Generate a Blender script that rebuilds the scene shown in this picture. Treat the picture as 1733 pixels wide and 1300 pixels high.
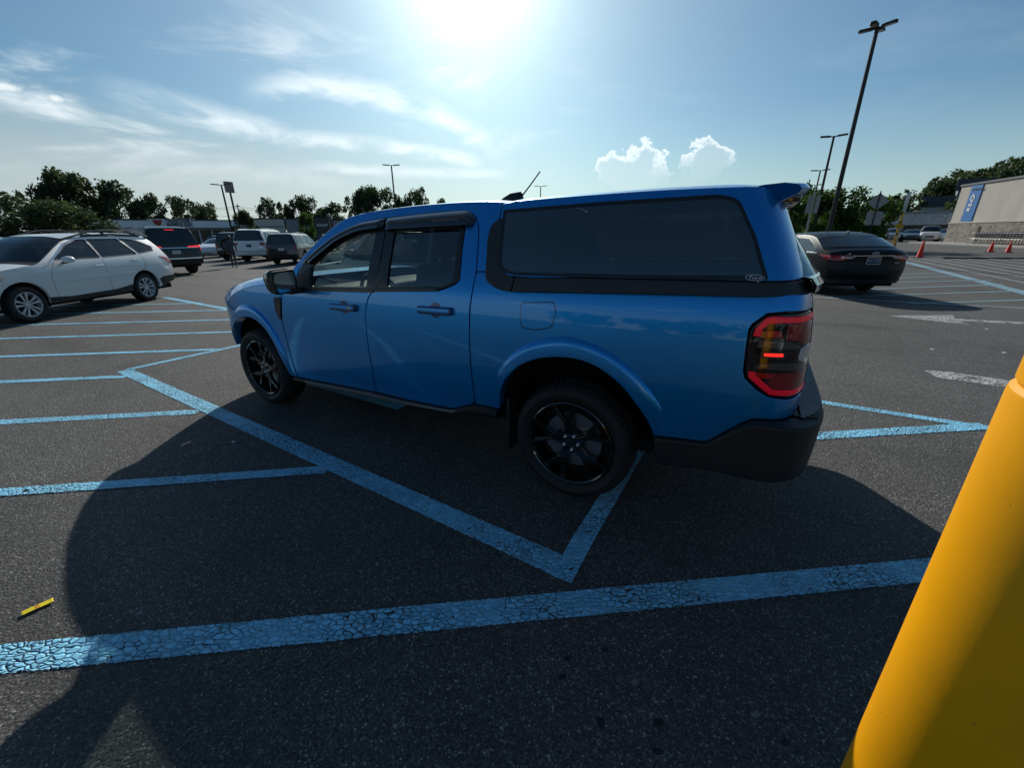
import bpy, bmesh, math, random
import numpy as np
from mathutils import Vector, Matrix
from mathutils.geometry import delaunay_2d_cdt

for o in list(bpy.data.objects):
    bpy.data.objects.remove(o, do_unlink=True)
SC = bpy.context.scene
COL = SC.collection
R_ = math.radians

# ------------------------------------------------------------------ camera
CAM_H = 1.519
cam = bpy.data.cameras.new('camera'); camo = bpy.data.objects.new('camera', cam); COL.objects.link(camo)
cam.sensor_fit = 'HORIZONTAL'; cam.sensor_width = 36.0
cam.lens = 693.27 / 1733 * 36.0
cam.clip_start = 0.05; cam.clip_end = 5000
_p, _r = 0.352581, -0.0116199
_R = Vector((1, 0, 0)); _F = Vector((0, math.cos(_p), -math.sin(_p))); _U = Vector((0, math.sin(_p), math.cos(_p)))
_R2 = _R * math.cos(_r) + _U * math.sin(_r); _U2 = -_R * math.sin(_r) + _U * math.cos(_r)
m = Matrix.Identity(4)
for i in range(3):
    m[i][0] = _R2[i]; m[i][1] = _U2[i]; m[i][2] = -_F[i]
m[0][3], m[1][3], m[2][3] = 0, 0, CAM_H
camo.matrix_world = m
SC.camera = camo

# ------------------------------------------------------------------ sky, sun, exposure
SUN_DIR = Vector((-0.0619, 0.8848, 0.4617)).normalized()
SUN_EL = math.asin(SUN_DIR.z); SUN_AZ = math.atan2(SUN_DIR.x, SUN_DIR.y)
SC.view_settings.view_transform = 'Standard'; SC.view_settings.look = 'None'
SC.view_settings.gamma = 1.0; SC.view_settings.use_curve_mapping = False
SC.view_settings.exposure = 0.36
SC.cycles.max_bounces = 5; SC.cycles.diffuse_bounces = 3; SC.cycles.glossy_bounces = 3; SC.cycles.transparent_max_bounces = 16
SC.cycles.caustics_reflective = False; SC.cycles.caustics_refractive = False
SC.cycles.sample_clamp_indirect = 6.0

wd = bpy.data.worlds.new('World'); SC.world = wd; wd.use_nodes = True
nt = wd.node_tree; nt.nodes.clear(); N = nt.nodes; L = nt.links
def wn(t, **k):
    n = N.new(t)
    for a, b in k.items(): setattr(n, a, b)
    return n
def wmath(op, a, b=None, c=None, clamp=False):
    n = wn('ShaderNodeMath', operation=op, use_clamp=clamp)
    for i, v in enumerate((a, b, c)):
        if v is None: continue
        if isinstance(v, (int, float)): n.inputs[i].default_value = v
        else: L.new(v, n.inputs[i])
    return n.outputs[0]
def wvec(op, a, b=None):
    n = wn('ShaderNodeVectorMath', operation=op)
    for i, v in enumerate((a, b)):
        if v is None: continue
        if isinstance(v, (tuple, list, Vector)): n.inputs[i].default_value = tuple(v)
        else: L.new(v, n.inputs[i])
    return n.outputs['Value'] if op in ('DOT_PRODUCT', 'LENGTH', 'DISTANCE') else n.outputs[0]
def wsmooth(v, a, b):
    n = wn('ShaderNodeMapRange', interpolation_type='SMOOTHSTEP')
    L.new(v, n.inputs[0]); n.inputs[1].default_value = a; n.inputs[2].default_value = b
    return n.outputs[0]
def wmix(f, a, b, mode='MIX'):
    n = wn('ShaderNodeMix', data_type='RGBA', blend_type=mode)
    for i, v in ((0, f), (6, a), (7, b)):
        if isinstance(v, (int, float)): n.inputs[i].default_value = v
        elif isinstance(v, tuple): n.inputs[i].default_value = v
        else: L.new(v, n.inputs[i])
    return n.outputs[2]
def wnoise(vec, scale, det=5, rough=.55, dist=0.0):
    n = wn('ShaderNodeTexNoise'); L.new(vec, n.inputs['Vector'])
    n.inputs['Scale'].default_value = scale; n.inputs['Detail'].default_value = det
    n.inputs['Roughness'].default_value = rough; n.inputs['Distortion'].default_value = dist
    return n.outputs['Fac']
def wmap(vec, scale=(1, 1, 1), rot=(0, 0, 0), loc=(0, 0, 0)):
    n = wn('ShaderNodeMapping'); L.new(vec, n.inputs[0])
    n.inputs['Scale'].default_value = scale; n.inputs['Rotation'].default_value = rot; n.inputs['Location'].default_value = loc
    return n.outputs[0]
sky = wn('ShaderNodeTexSky', sky_type='NISHITA'); sky.sun_disc = False
sky.sun_elevation = SUN_EL; sky.sun_rotation = SUN_AZ
sky.air_density = 1.0; sky.dust_density = 0.5; sky.ozone_density = 2.0; sky.altitude = 100
tc = wn('ShaderNodeTexCoord'); DIR = wvec('NORMALIZE', tc.outputs['Generated'])
sep = wn('ShaderNodeSeparateXYZ'); L.new(DIR, sep.inputs[0])
EL = sep.outputs[2]
cosang = wmath('MAXIMUM', wvec('DOT_PRODUCT', DIR, SUN_DIR), 0.0)
# azimuth (radians, 0 = +Y, positive to the right) so that cloud banks stand at a bearing and a height
AZ = wmath('ARCTAN2', sep.outputs[0], sep.outputs[1])
cmb = wn('ShaderNodeCombineXYZ'); L.new(AZ, cmb.inputs[0]); L.new(EL, cmb.inputs[1])
AE = cmb.outputs[0]
SKYK = 0.054
base = wmix(1.0, sky.outputs[0], (SKYK * .66, SKYK * .95, SKYK * 1.02, 1), 'MULTIPLY')
# humid haze low over the whole horizon
hz = wmath('MULTIPLY', wsmooth(EL, 0.24, -0.02), 0.55)
hzc = wmix(hz, base, (0.46, 0.52, 0.53, 1))
# thin high cloud: long streaks
st = wmap(AE, scale=(1.6, 6.5, 1), rot=(0, 0, 0.16))
n1 = wnoise(st, 1.7, 6, .60, .6)
streak = wsmooth(n1, 0.50, 0.78)
band = wmath('MULTIPLY', wsmooth(EL, 0.05, 0.16), wsmooth(EL, 0.42, 0.22))
side = wsmooth(AZ, 0.35, -0.15)
streak = wmath('MULTIPLY', wmath('MULTIPLY', streak, band), wmath('ADD', wmath('MULTIPLY', side, .95), .10))
# grey veil, thickest low on the left
veil = wmath('MULTIPLY', wsmooth(EL, 0.24, 0.10), wsmooth(AZ, 0.30, -0.55))
veil = wmath('MULTIPLY', veil, wmath('ADD', wmath('MULTIPLY', n1, .7), .35), clamp=True)
veil = wmath('MULTIPLY', veil, .8)
c1 = wmix(veil, hzc, (0.40, 0.44, 0.44, 1))
c2 = wmix(wmath('MULTIPLY', streak, .75), c1, (0.80, 0.86, 0.87, 1))
# two heaped clouds low on the right
HN = wmath('MULTIPLY', wmath('SUBTRACT', wnoise(AE, 19.0, 7, .66), .5), 2.6)
def heap(az, el, ra, re, seed):
    d = wvec('SUBTRACT', AE, (az, el, 0))
    return wmath('ADD', wvec('LENGTH', wmap(d, scale=(1 / ra, 1 / re, 1))), HN)
def feather(az0, el0, k, lin, th, a0, a1, amt):
    "a combed-out band of ice cloud: height el0 + lin*(az-az0) + k*(az-az0)^2 over a stretch of bearings"
    global c2
    da = wmath('SUBTRACT', AZ, az0)
    f = wmath('ADD', wmath('ADD', wmath('MULTIPLY', wmath('MULTIPLY', da, da), k), wmath('MULTIPLY', da, lin)), el0)
    d = wmath('ABSOLUTE', wmath('ADD', wmath('SUBTRACT', EL, f), wmath('MULTIPLY', wmath('SUBTRACT', FN, .5), th * 1.6)))
    mk = wmath('MULTIPLY', wsmooth(d, th, 0.0), wmath('MULTIPLY', wsmooth(AZ, a0, a0 + .10), wsmooth(AZ, a1, a1 - .06)))
    mk = wmath('MULTIPLY', mk, wmath('MULTIPLY', wsmooth(FN, .25, .65), amt))
    c2 = wmix(mk, c2, (0.86, 0.92, 0.92, 1))
FN = wnoise(wmap(AE, scale=(5, 13, 1), rot=(0, 0, -.25)), 1.6, 6, .62, .5)
feather(-.34, .262, -.95, 0.0, .030, -.52, -.02, .55)
feather(-.62, .206, 0.0, -.14, .030, -.72, -.42, .55)
feather(-.30, .174, -.30, -.05, .020, -.50, -.04, .55)
feather(-.20, .125, 0.0, -.02, .016, -.45, .02, .40)
for (a_, e_, ra_, re_, sd_) in ((0.262, 0.115, .078, .048, 1.3), (0.402, 0.126, .056, .036, 5.1)):
    r = heap(a_, e_, ra_, re_, sd_)
    body_ = wmath('MULTIPLY', wsmooth(r, 1.0, 0.70), wsmooth(EL, e_ - re_ * 1.6, e_ + re_ * .4))
    rim_ = wmath('MULTIPLY', wsmooth(r, 1.03, 0.95), wsmooth(r, 0.62, 0.93))
    rim_ = wmath('MULTIPLY', rim_, wsmooth(EL, e_ - re_ * .4, e_ + re_ * .7))
    c2 = wmix(wmath('MULTIPLY', body_, .20), c2, (0.66, 0.72, 0.73, 1))
    c2 = wmix(wmath('MULTIPLY', rim_, .50), c2, (1.0, 1.02, 1.0, 1))
for (a_, e_, ra_, re_) in ((-.80, .200, .022, .006), (-.752, .195, .012, .006)):
    r = heap(a_, e_, ra_, re_, 0)
    c2 = wmix(wmath('MULTIPLY', wsmooth(r, 1.1, .2), .7), c2, (0.80, 0.84, 0.84, 1))
# aureole of the sun seen through the humid air
g1 = wmath('MULTIPLY', wmath('POWER', cosang, 7.0), 0.145)
g2 = wmath('MULTIPLY', wmath('POWER', cosang, 45.0), 0.20)
g3 = wmath('MULTIPLY', wmath('POWER', cosang, 160.0), 0.60)
g4 = wmath('MULTIPLY', wmath('POWER', cosang, 3000.0), 20.0)
gl = wmath('ADD', wmath('ADD', g1, g2), wmath('ADD', g3, g4))
glc = wmix(1.0, (0.92, 1.0, 1.0, 1), gl, 'MULTIPLY')
fin = wmix(1.0, c2, glc, 'ADD')
bg = wn('ShaderNodeBackground'); L.new(fin, bg.inputs[0]); bg.inputs[1].default_value = 1.0
wo = wn('ShaderNodeOutputWorld'); L.new(bg.outputs[0], wo.inputs[0])

sun = bpy.data.lights.new('sun', 'SUN'); sun.energy = 3.3; sun.angle = R_(0.55); sun.color = (1.0, 0.95, 0.86)
suno = bpy.data.objects.new('sun', sun); COL.objects.link(suno)
suno.rotation_euler = SUN_DIR.to_track_quat('Z', 'Y').to_euler()
wd.cycles.sampling_method = 'MANUAL'; wd.cycles.sample_map_resolution = 512
# ------------------------------------------------------------------ helpers
def tag(o, label=None, cat=None, group=None, kind=None):
    if label: o['label'] = label
    if cat: o['category'] = cat
    if group: o['group'] = group
    if kind: o['kind'] = kind
    return o
def empty(name, loc=(0, 0, 0), rz=0.0):
    o = bpy.data.objects.new(name, None); COL.objects.link(o)
    o.location = loc; o.rotation_euler = (0, 0, rz); o.empty_display_size = .2
    return o
def obj(name, V, F, mat, parent=None, smooth=None, loc=None, rot=None, normals=None):
    me = bpy.data.meshes.new(name)
    me.from_pydata([tuple(map(float, v)) for v in V], [], [tuple(map(int, f)) for f in F])
    if isinstance(mat, (list, tuple)):
        for x in mat: me.materials.append(x)
    elif mat: me.materials.append(mat)
    if smooth is not None:
        me.shade_smooth()
        if smooth < 3.1: me.set_sharp_from_angle(angle=smooth)
    if normals is not None:
        me.shade_smooth()
        me.normals_split_custom_set_from_vertices([tuple(map(float, n)) for n in normals])
    o = bpy.data.objects.new(name, me); COL.objects.link(o)
    if parent: o.parent = parent
    if loc: o.location = loc
    if rot: o.rotation_euler = rot
    return o
def copy_tree(o, parent=None):
    c = o.copy(); COL.objects.link(c); c.parent = parent
    for ch in o.children: copy_tree(ch, c)
    return c
class MB:
    "collects simple solids into one mesh"
    def __init__(s): s.V = []; s.F = []
    def add(s, V, F):
        k = len(s.V); s.V += [tuple(v) for v in V]; s.F += [tuple(i + k for i in f) for f in F]; return s
    def box(s, x0, x1, y0, y1, z0, z1, M=None):
        V = [Vector((x, y, z)) for x in (x0, x1) for y in (y0, y1) for z in (z0, z1)]
        if M is not None: V = [M @ v for v in V]
        return s.add(V, [(0, 1, 3, 2), (4, 6, 7, 5), (0, 4, 5, 1), (2, 3, 7, 6), (0, 2, 6, 4), (1, 5, 7, 3)])
    def bbox(s, x0, x1, y0, y1, z0, z1, b=.01, M=None, seg=2):
        "box with bevelled edges"
        bm = bmesh.new(); bmesh.ops.create_cube(bm, size=1)
        for v in bm.verts: v.co = Vector(((x0 + x1) / 2 + v.co.x * (x1 - x0), (y0 + y1) / 2 + v.co.y * (y1 - y0), (z0 + z1) / 2 + v.co.z * (z1 - z0)))
        bmesh.ops.bevel(bm, geom=list(bm.edges), offset=b, segments=seg, profile=.5, affect='EDGES')
        bm.verts.ensure_lookup_table(); bm.verts.index_update()
        V = [v.co.copy() for v in bm.verts]; F = [[v.index for v in f.verts] for f in bm.faces]; bm.free()
        if M is not None: V = [M @ v for v in V]
        return s.add(V, F)
    def tube(s, pts, rad, n=8, caps=True):
        pts = [Vector(p) for p in pts]; rad = rad if isinstance(rad, (list, tuple)) else [rad] * len(pts)
        k = len(s.V); up = None
        for i, p in enumerate(pts):
            d = (pts[min(i + 1, len(pts) - 1)] - pts[max(i - 1, 0)]).normalized()
            if up is None:
                up = Vector((0, 0, 1)) if abs(d.z) < .9 else Vector((1, 0, 0))
            a = d.cross(up).normalized(); b = a.cross(d).normalized(); up = b
            for j in range(n):
                t = 2 * math.pi * j / n
                s.V.append(tuple(p + (a * math.cos(t) + b * math.sin(t)) * rad[i]))
        for i in range(len(pts) - 1):
            for j in range(n):
                s.F.append((k + i * n + j, k + i * n + (j + 1) % n, k + (i + 1) * n + (j + 1) % n, k + (i + 1) * n + j))
        if caps:
            s.F.append(tuple(k + j for j in range(n))[::-1]); s.F.append(tuple(k + (len(pts) - 1) * n + j for j in range(n)))
        return s
    def lathe(s, prof, n=32, axis='z', M=None, close=False):
        "prof: list of (r, h)"
        k = len(s.V)
        for j in range(n):
            t = 2 * math.pi * j / n; c, sn = math.cos(t), math.sin(t)
            for r, h in prof:
                v = Vector((r * c, r * sn, h)) if axis == 'z' else Vector((r * c, h, r * sn))
                s.V.append(tuple(M @ v if M is not None else v))
        q = len(prof)
        for j in range(n):
            j2 = (j + 1) % n
            for i in range(q - 1):
                s.F.append((k + j * q + i, k + j2 * q + i, k + j2 * q + i + 1, k + j * q + i + 1))
            if close: s.F.append((k + j * q + q - 1, k + j2 * q + q - 1, k + j2 * q, k + j * q))
        return s
    def prism(s, poly, h0, h1, fn):
        "poly in 2-D, fn(u, v, h) -> 3-D; capped by ear clipping through CDT"
        n = len(poly); k = len(s.V)
        for h in (h0, h1):
            for u, v in poly: s.V.append(tuple(fn(u, v, h)))
        for i in range(n): s.F.append((k + i, k + (i + 1) % n, k + n + (i + 1) % n, k + n + i))
        T = tri2d(poly)
        for a, b, c in T:
            s.F.append((k + c, k + b, k + a)); s.F.append((k + n + a, k + n + b, k + n + c))
        return s
    def build(s, name, mat, parent=None, smooth=R_(35), **k): return obj(name, s.V, s.F, mat, parent, smooth, **k)

def inside(P, poly):
    P = np.asarray(P, float); poly = np.asarray(poly, float); x, y = P[:, 0], P[:, 1]
    r = np.zeros(len(P), bool); n = len(poly); j = n - 1
    for i in range(n):
        xi, yi = poly[i]; xj, yj = poly[j]
        if yi != yj:
            c = ((yi > y) != (yj > y)) & (x < (xj - xi) * (y - yi) / (yj - yi) + xi); r ^= c
        j = i
    return r
def tri2d(poly):
    n = len(poly)
    v, e, f, ov, oe, of = delaunay_2d_cdt([Vector(p) for p in poly], [(i, (i + 1) % n) for i in range(n)], [], 0, 1e-7)
    m = {}
    for i, l in enumerate(ov):
        for k in l: m[i] = k if i not in m else m[i]
    c = np.array([[sum(v[i].x for i in t) / 3, sum(v[i].y for i in t) / 3] for t in f])
    ok = inside(c, poly); out = []
    for t, g in zip(f, ok):
        if g and all(i in m for i in t):
            out.append(tuple(m[i] for i in t))
    return out
def area2(p): p = np.asarray(p); x, y = p[:, 0], p[:, 1]; return .5 * np.sum(x * np.roll(y, -1) - np.roll(x, -1) * y)
def densify(p, res):
    out = []; n = len(p)
    for i in range(n):
        a = np.asarray(p[i], float); b = np.asarray(p[(i + 1) % n], float); k = max(1, int(math.ceil(np.linalg.norm(b - a) / res)))
        for j in range(k): out.append(a + (b - a) * j / k)
    return np.array(out)
def rounded(p, r, seg=5):
    "round the corners of a polygon; r a number or one per corner"
    out = []; n = len(p)
    for i in range(n):
        a = np.asarray(p[i - 1], float); b = np.asarray(p[i], float); c = np.asarray(p[(i + 1) % n], float)
        rr = r[i] if isinstance(r, (list, tuple)) else r
        u = a - b; v = c - b; lu, lv = np.linalg.norm(u), np.linalg.norm(v)
        rr = min(rr, lu * .48, lv * .48)
        if rr < 1e-4: out.append(tuple(b)); continue
        p0 = b + u / lu * rr; p1 = b + v / lv * rr
        for k in range(seg + 1):
            t = k / seg; out.append(tuple((1 - t) ** 2 * p0 + 2 * t * (1 - t) * b + t * t * p1))
    return out
def smoothpoly(p, k=6):
    "open Catmull-Rom through the points"
    P = [np.asarray(q, float) for q in p]; P = [2 * P[0] - P[1]] + P + [2 * P[-1] - P[-2]]; out = []
    for i in range(1, len(P) - 2):
        for j in range(k):
            t = j / k; a, b, c, d = P[i - 1], P[i], P[i + 1], P[i + 2]
            out.append(tuple(.5 * ((2 * b) + (-a + c) * t + (2 * a - 5 * b + 4 * c - d) * t * t + (-a + 3 * b - 3 * c + d) * t ** 3)))
    out.append(tuple(P[-2])); return out
def offset(p, d):
    "positive d moves outward for a CCW polygon"
    p = np.asarray(p, float); a = p - np.roll(p, 1, 0); b = np.roll(p, -1, 0) - p
    a /= np.maximum(np.linalg.norm(a, axis=1), 1e-9)[:, None]; b /= np.maximum(np.linalg.norm(b, axis=1), 1e-9)[:, None]
    na = np.stack([a[:, 1], -a[:, 0]], 1); nb = np.stack([b[:, 1], -b[:, 0]], 1)
    m = na + nb; l = np.linalg.norm(m, axis=1); m /= np.maximum(l, 1e-6)[:, None]
    k = 1 / np.maximum((m * na).sum(1), .45)
    return p + m * (d * k)[:, None]
def panel(name, out, surf, mat, parent=None, holes=(), res=.05, bev=.004, dep=.018, sgn=1, off=0.0, rim=None):
    """A curved sheet: outline (and holes) in the 2-D coordinates of surf(a, b, off), with a rolled edge and a return flange.
    sgn=-1 mirrors it to the other side (y -> -y)."""
    rings = []
    o = densify(out, res)
    if area2(o) < 0: o = o[::-1]
    rings.append((o, offset(o, -bev)))
    for h in holes:
        h = densify(h, res)
        if area2(h) < 0: h = h[::-1]
        rings.append((h, offset(h, bev)))
    P2 = []; E = []
    for _, r in rings:
        k = len(P2); n = len(r); P2 += [tuple(q) for q in r]; E += [(k + i, k + (i + 1) % n) for i in range(n)]
    lo = o.min(0); hi = o.max(0)
    gx = np.arange(lo[0] + res * .5, hi[0], res); gy = np.arange(lo[1] + res * .5, hi[1], res * .9)
    if len(gx) and len(gy):
        G = np.stack(np.meshgrid(gx, gy), -1).reshape(-1, 2); G[:, 0] += (np.round((G[:, 1] - lo[1]) / (res * .9)).astype(int) % 2) * res * .5
        ok = inside(G, rings[0][1])
        for _, r in rings[1:]: ok &= ~inside(G, r)
        G = G[ok]
        if len(G):
            B = np.array(P2); dm = np.full(len(G), 9.)
            for c in range(0, len(B), 200): dm = np.minimum(dm, np.linalg.norm(G[:, None] - B[None, c:c + 200], axis=2).min(1))
            G = G[dm > res * .5]
        P2 += [tuple(q) for q in G]
    v, e, f, ov, _, _ = delaunay_2d_cdt([Vector(q) for q in P2], E, [], 0, 1e-7)
    mp = {}
    for i, l in enumerate(ov):
        for k in l: mp[k] = i
    A = np.array([(q.x, q.y) for q in v]); C = np.array([A[list(t)].mean(0) for t in f])
    ok = inside(C, rings[0][1])
    for _, r in rings[1:]: ok &= ~inside(C, r)
    T = [t for t, g in zip(f, ok) if g]
    def nrm(A):
        h = 2e-3
        a = surf(A[:, 0] + h, A[:, 1]) - surf(A[:, 0] - h, A[:, 1]); b = surf(A[:, 0], A[:, 1] + h) - surf(A[:, 0], A[:, 1] - h)
        n = np.cross(a, b); n /= np.maximum(np.linalg.norm(n, axis=1), 1e-9)[:, None]
        t = surf(A[:, 0], A[:, 1], .01) - surf(A[:, 0], A[:, 1]); s = np.sign((n * t).sum(1)); s[s == 0] = 1
        return n * s[:, None]
    V = [surf(A[:, 0], A[:, 1], off)]; NN = [nrm(A)]; F = list(map(tuple, T)); base = len(A)
    st = 0
    for ro, ri in rings:
        n = len(ro); idx = [mp[st + i] for i in range(n)]; st += n
        Po = surf(ro[:, 0], ro[:, 1], off - bev * .8); Ps = surf(ro[:, 0], ro[:, 1], off - dep)
        Pi = surf(ri[:, 0], ri[:, 1], off); d = Po - Pi; d /= np.maximum(np.linalg.norm(d, axis=1), 1e-9)[:, None]
        n0 = nrm(ro); no = n0 * .55 + d * .83; no /= np.linalg.norm(no, axis=1)[:, None]; dd = d - n0 * (d * n0).sum(1)[:, None]; dd /= np.maximum(np.linalg.norm(dd, axis=1), 1e-9)[:, None]
        V += [Po, Ps]; NN += [no, dd]
        for i in range(n):
            j = (i + 1) % n
            F.append((idx[i], idx[j], base + j, base + i)); F.append((base + i, base + j, base + n + j, base + n + i))
        base += 2 * n
    V = np.concatenate(V); NN = np.concatenate(NN)
    if sgn < 0:
        V = V * [1, -1, 1]; NN = NN * [1, -1, 1]
    F2 = []
    for t in F:
        if len(set(t)) < 3: continue
        q = V[list(t)]; g = np.cross(q[1] - q[0], q[2] - q[0])
        if len(t) == 4: g = g + np.cross(q[2] - q[0], q[3] - q[0])
        F2.append(t if (g * NN[list(t)].sum(0)).sum() >= 0 else t[::-1])
    return obj(name, V, F2, mat, parent, normals=NN)
def grid(name, P, mat, parent=None, smooth=R_(40), cyc=False, caps=False):
    "P: rows x cols x 3"
    P = np.asarray(P, float); r, c = P.shape[:2]; F = []
    for i in range(r - 1):
        for j in range(c if cyc else c - 1):
            k = (j + 1) % c; F.append((i * c + j, i * c + k, (i + 1) * c + k, (i + 1) * c + j))
    if caps:
        F.append(tuple(range(c))[::-1]); F.append(tuple((r - 1) * c + j for j in range(c)))
    return obj(name, P.reshape(-1, 3), F, mat, parent, smooth)
_font_cache = {}
def text_mesh(s, size=1.0, depth=0.02, shear=0.0, bold=0.0):
    "letters as a mesh in the xy plane, centred on 0"
    cu = bpy.data.curves.new('lettering', 'FONT'); cu.body = s; cu.size = size; cu.extrude = depth / 2; cu.align_x = 'CENTER'; cu.align_y = 'CENTER'
    cu.shear = shear; cu.offset = bold; cu.resolution_u = 3
    t = bpy.data.objects.new('lettering', cu); COL.objects.link(t)
    dg = bpy.context.evaluated_depsgraph_get(); me = t.evaluated_get(dg).to_mesh()
    V = [v.co.copy() for v in me.vertices]; F = [list(p.vertices) for p in me.polygons]
    t.evaluated_get(dg).to_mesh_clear(); bpy.data.objects.remove(t, do_unlink=True); bpy.data.curves.remove(cu)
    return V, F

# ------------------------------------------------------------------ materials
class MT:
    def __init__(s, name):
        s.m = bpy.data.materials.new(name); s.m.use_nodes = True; s.nt = s.m.node_tree; s.N = s.nt.nodes; s.L = s.nt.links
        s.b = s.N['Principled BSDF']; s.out = s.N['Material Output']
    def n(s, t, **k):
        x = s.N.new(t)
        for a, b in k.items(): setattr(x, a, b)
        return x
    def set(s, **k):
        for a, v in k.items():
            a = {'color': 'Base Color', 'rough': 'Roughness', 'metal': 'Metallic', 'coat': 'Coat Weight', 'coatr': 'Coat Roughness', 'spec': 'Specular IOR Level', 'ior': 'IOR', 'sheen': 'Sheen Weight', 'trans': 'Transmission Weight', 'emis': 'Emission Color', 'emiss': 'Emission Strength', 'alpha': 'Alpha', 'sss': 'Subsurface Weight'}[a]
            i = s.b.inputs[a]
            if hasattr(v, 'is_output') or hasattr(v, 'links'): s.L.new(v, i)
            else: i.default_value = (*v, 1) if isinstance(v, tuple) and len(v) == 3 else v
        return s
    def co(s, kind='Object'):
        if not hasattr(s, '_tc'): s._tc = s.n('ShaderNodeTexCoord')
        return s._tc.outputs[kind]
    def map(s, vec, scale=(1, 1, 1), rot=(0, 0, 0), loc=(0, 0, 0)):
        x = s.n('ShaderNodeMapping'); s.L.new(vec, x.inputs[0]); x.inputs['Scale'].default_value = scale; x.inputs['Rotation'].default_value = rot; x.inputs['Location'].default_value = loc
        return x.outputs[0]
    def noise(s, vec, scale, det=4, rough=.5, dist=0., out='Fac'):
        x = s.n('ShaderNodeTexNoise'); s.L.new(vec, x.inputs['Vector']); x.inputs['Scale'].default_value = scale; x.inputs['Detail'].default_value = det; x.inputs['Roughness'].default_value = rough; x.inputs['Distortion'].default_value = dist
        return x.outputs[out]
    def vor(s, vec, scale, feature='F1', out='Distance', rnd=1.0):
        x = s.n('ShaderNodeTexVoronoi', feature=feature); s.L.new(vec, x.inputs['Vector']); x.inputs['Scale'].default_value = scale; x.inputs['Randomness'].default_value = rnd
        return x.outputs[out]
    def ramp(s, v, pts, interp='LINEAR'):
        x = s.n('ShaderNodeValToRGB'); s.L.new(v, x.inputs[0]); r = x.color_ramp; r.interpolation = interp
        while len(r.elements) < len(pts): r.elements.new(.5)
        for e, (p, c) in zip(r.elements, pts):
            e.position = p; e.color = (c, c, c, 1) if isinstance(c, (int, float)) else (*c, 1)
        return x.outputs[0]
    def rng(s, v, a, b, c=0., d=1., smooth=True):
        x = s.n('ShaderNodeMapRange', interpolation_type='SMOOTHSTEP' if smooth else 'LINEAR'); s.L.new(v, x.inputs[0])
        for i, q in zip((1, 2, 3, 4), (a, b, c, d)): x.inputs[i].default_value = q
        return x.outputs[0]
    def math(s, op, a, b=0., clamp=False):
        x = s.n('ShaderNodeMath', operation=op, use_clamp=clamp)
        for i, v in ((0, a), (1, b)):
            if isinstance(v, (int, float)): x.inputs[i].default_value = v
            else: s.L.new(v, x.inputs[i])
        return x.outputs[0]
    def mix(s, f, a, b, mode='MIX'):
        x = s.n('ShaderNodeMix', data_type='RGBA', blend_type=mode)
        for i, v in ((0, f), (6, a), (7, b)):
            if isinstance(v, (int, float)): x.inputs[i].default_value = v
            elif isinstance(v, tuple): x.inputs[i].default_value = (*v, 1) if len(v) == 3 else v
            else: s.L.new(v, x.inputs[i])
        return x.outputs[2]
    def bump(s, h, strength=.3, dist=.01, nrm=None):
        x = s.n('ShaderNodeBump'); s.L.new(h, x.inputs['Height']); x.inputs['Strength'].default_value = strength; x.inputs['Distance'].default_value = dist
        if nrm is not None: s.L.new(nrm, x.inputs['Normal'])
        s.L.new(x.outputs[0], s.b.inputs['Normal']); return x.outputs[0]
def plain(name, color, rough=.5, metal=0., var=.12, scale=6., bump=0., bscale=200., **k):
    "a colour with a little unevenness and, if asked, fine grain"
    t = MT(name); v = t.noise(t.co(), scale, 4)
    c = t.mix(1.0, color, t.ramp(v, [(.25, 1 - var), (.75, 1 + var)]), 'MULTIPLY')
    t.set(color=c, metal=metal, rough=t.rng(t.noise(t.co(), scale * 2.3, 3), .3, .7, max(0, rough - .06), min(1, rough + .06)), **k)
    if bump: t.bump(t.noise(t.co(), bscale, 3), bump, .002)
    return t.m
def paint(name, color, metal=.35, rough=.38, dust=.12):
    "car paint: flake base under a clear coat, a film of dust"
    t = MT(name)
    fl = t.noise(t.co(), 900., 1)
    c = t.mix(1., color, t.ramp(fl, [(.3, .9), (.7, 1.12)]), 'MULTIPLY')
    d = t.math('MULTIPLY', t.rng(t.noise(t.co(), 2.2, 5, .6), .42, .75), dust)
    c = t.mix(d, c, (.30, .29, .27))
    t.set(color=c, metal=metal, rough=rough, coat=1.0, coatr=t.rng(t.noise(t.co(), 5., 4), .3, .8, .01, .035))
    t.b.inputs['Coat IOR'].default_value = 1.5
    # barely visible orange peel and pressing waves in the coat
    b = t.n('ShaderNodeBump'); t.L.new(t.noise(t.co(), 160., 2), b.inputs['Height']); b.inputs['Strength'].default_value = .012; b.inputs['Distance'].default_value = .002
    t.L.new(b.outputs[0], t.b.inputs['Coat Normal'])
    return t.m
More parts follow.
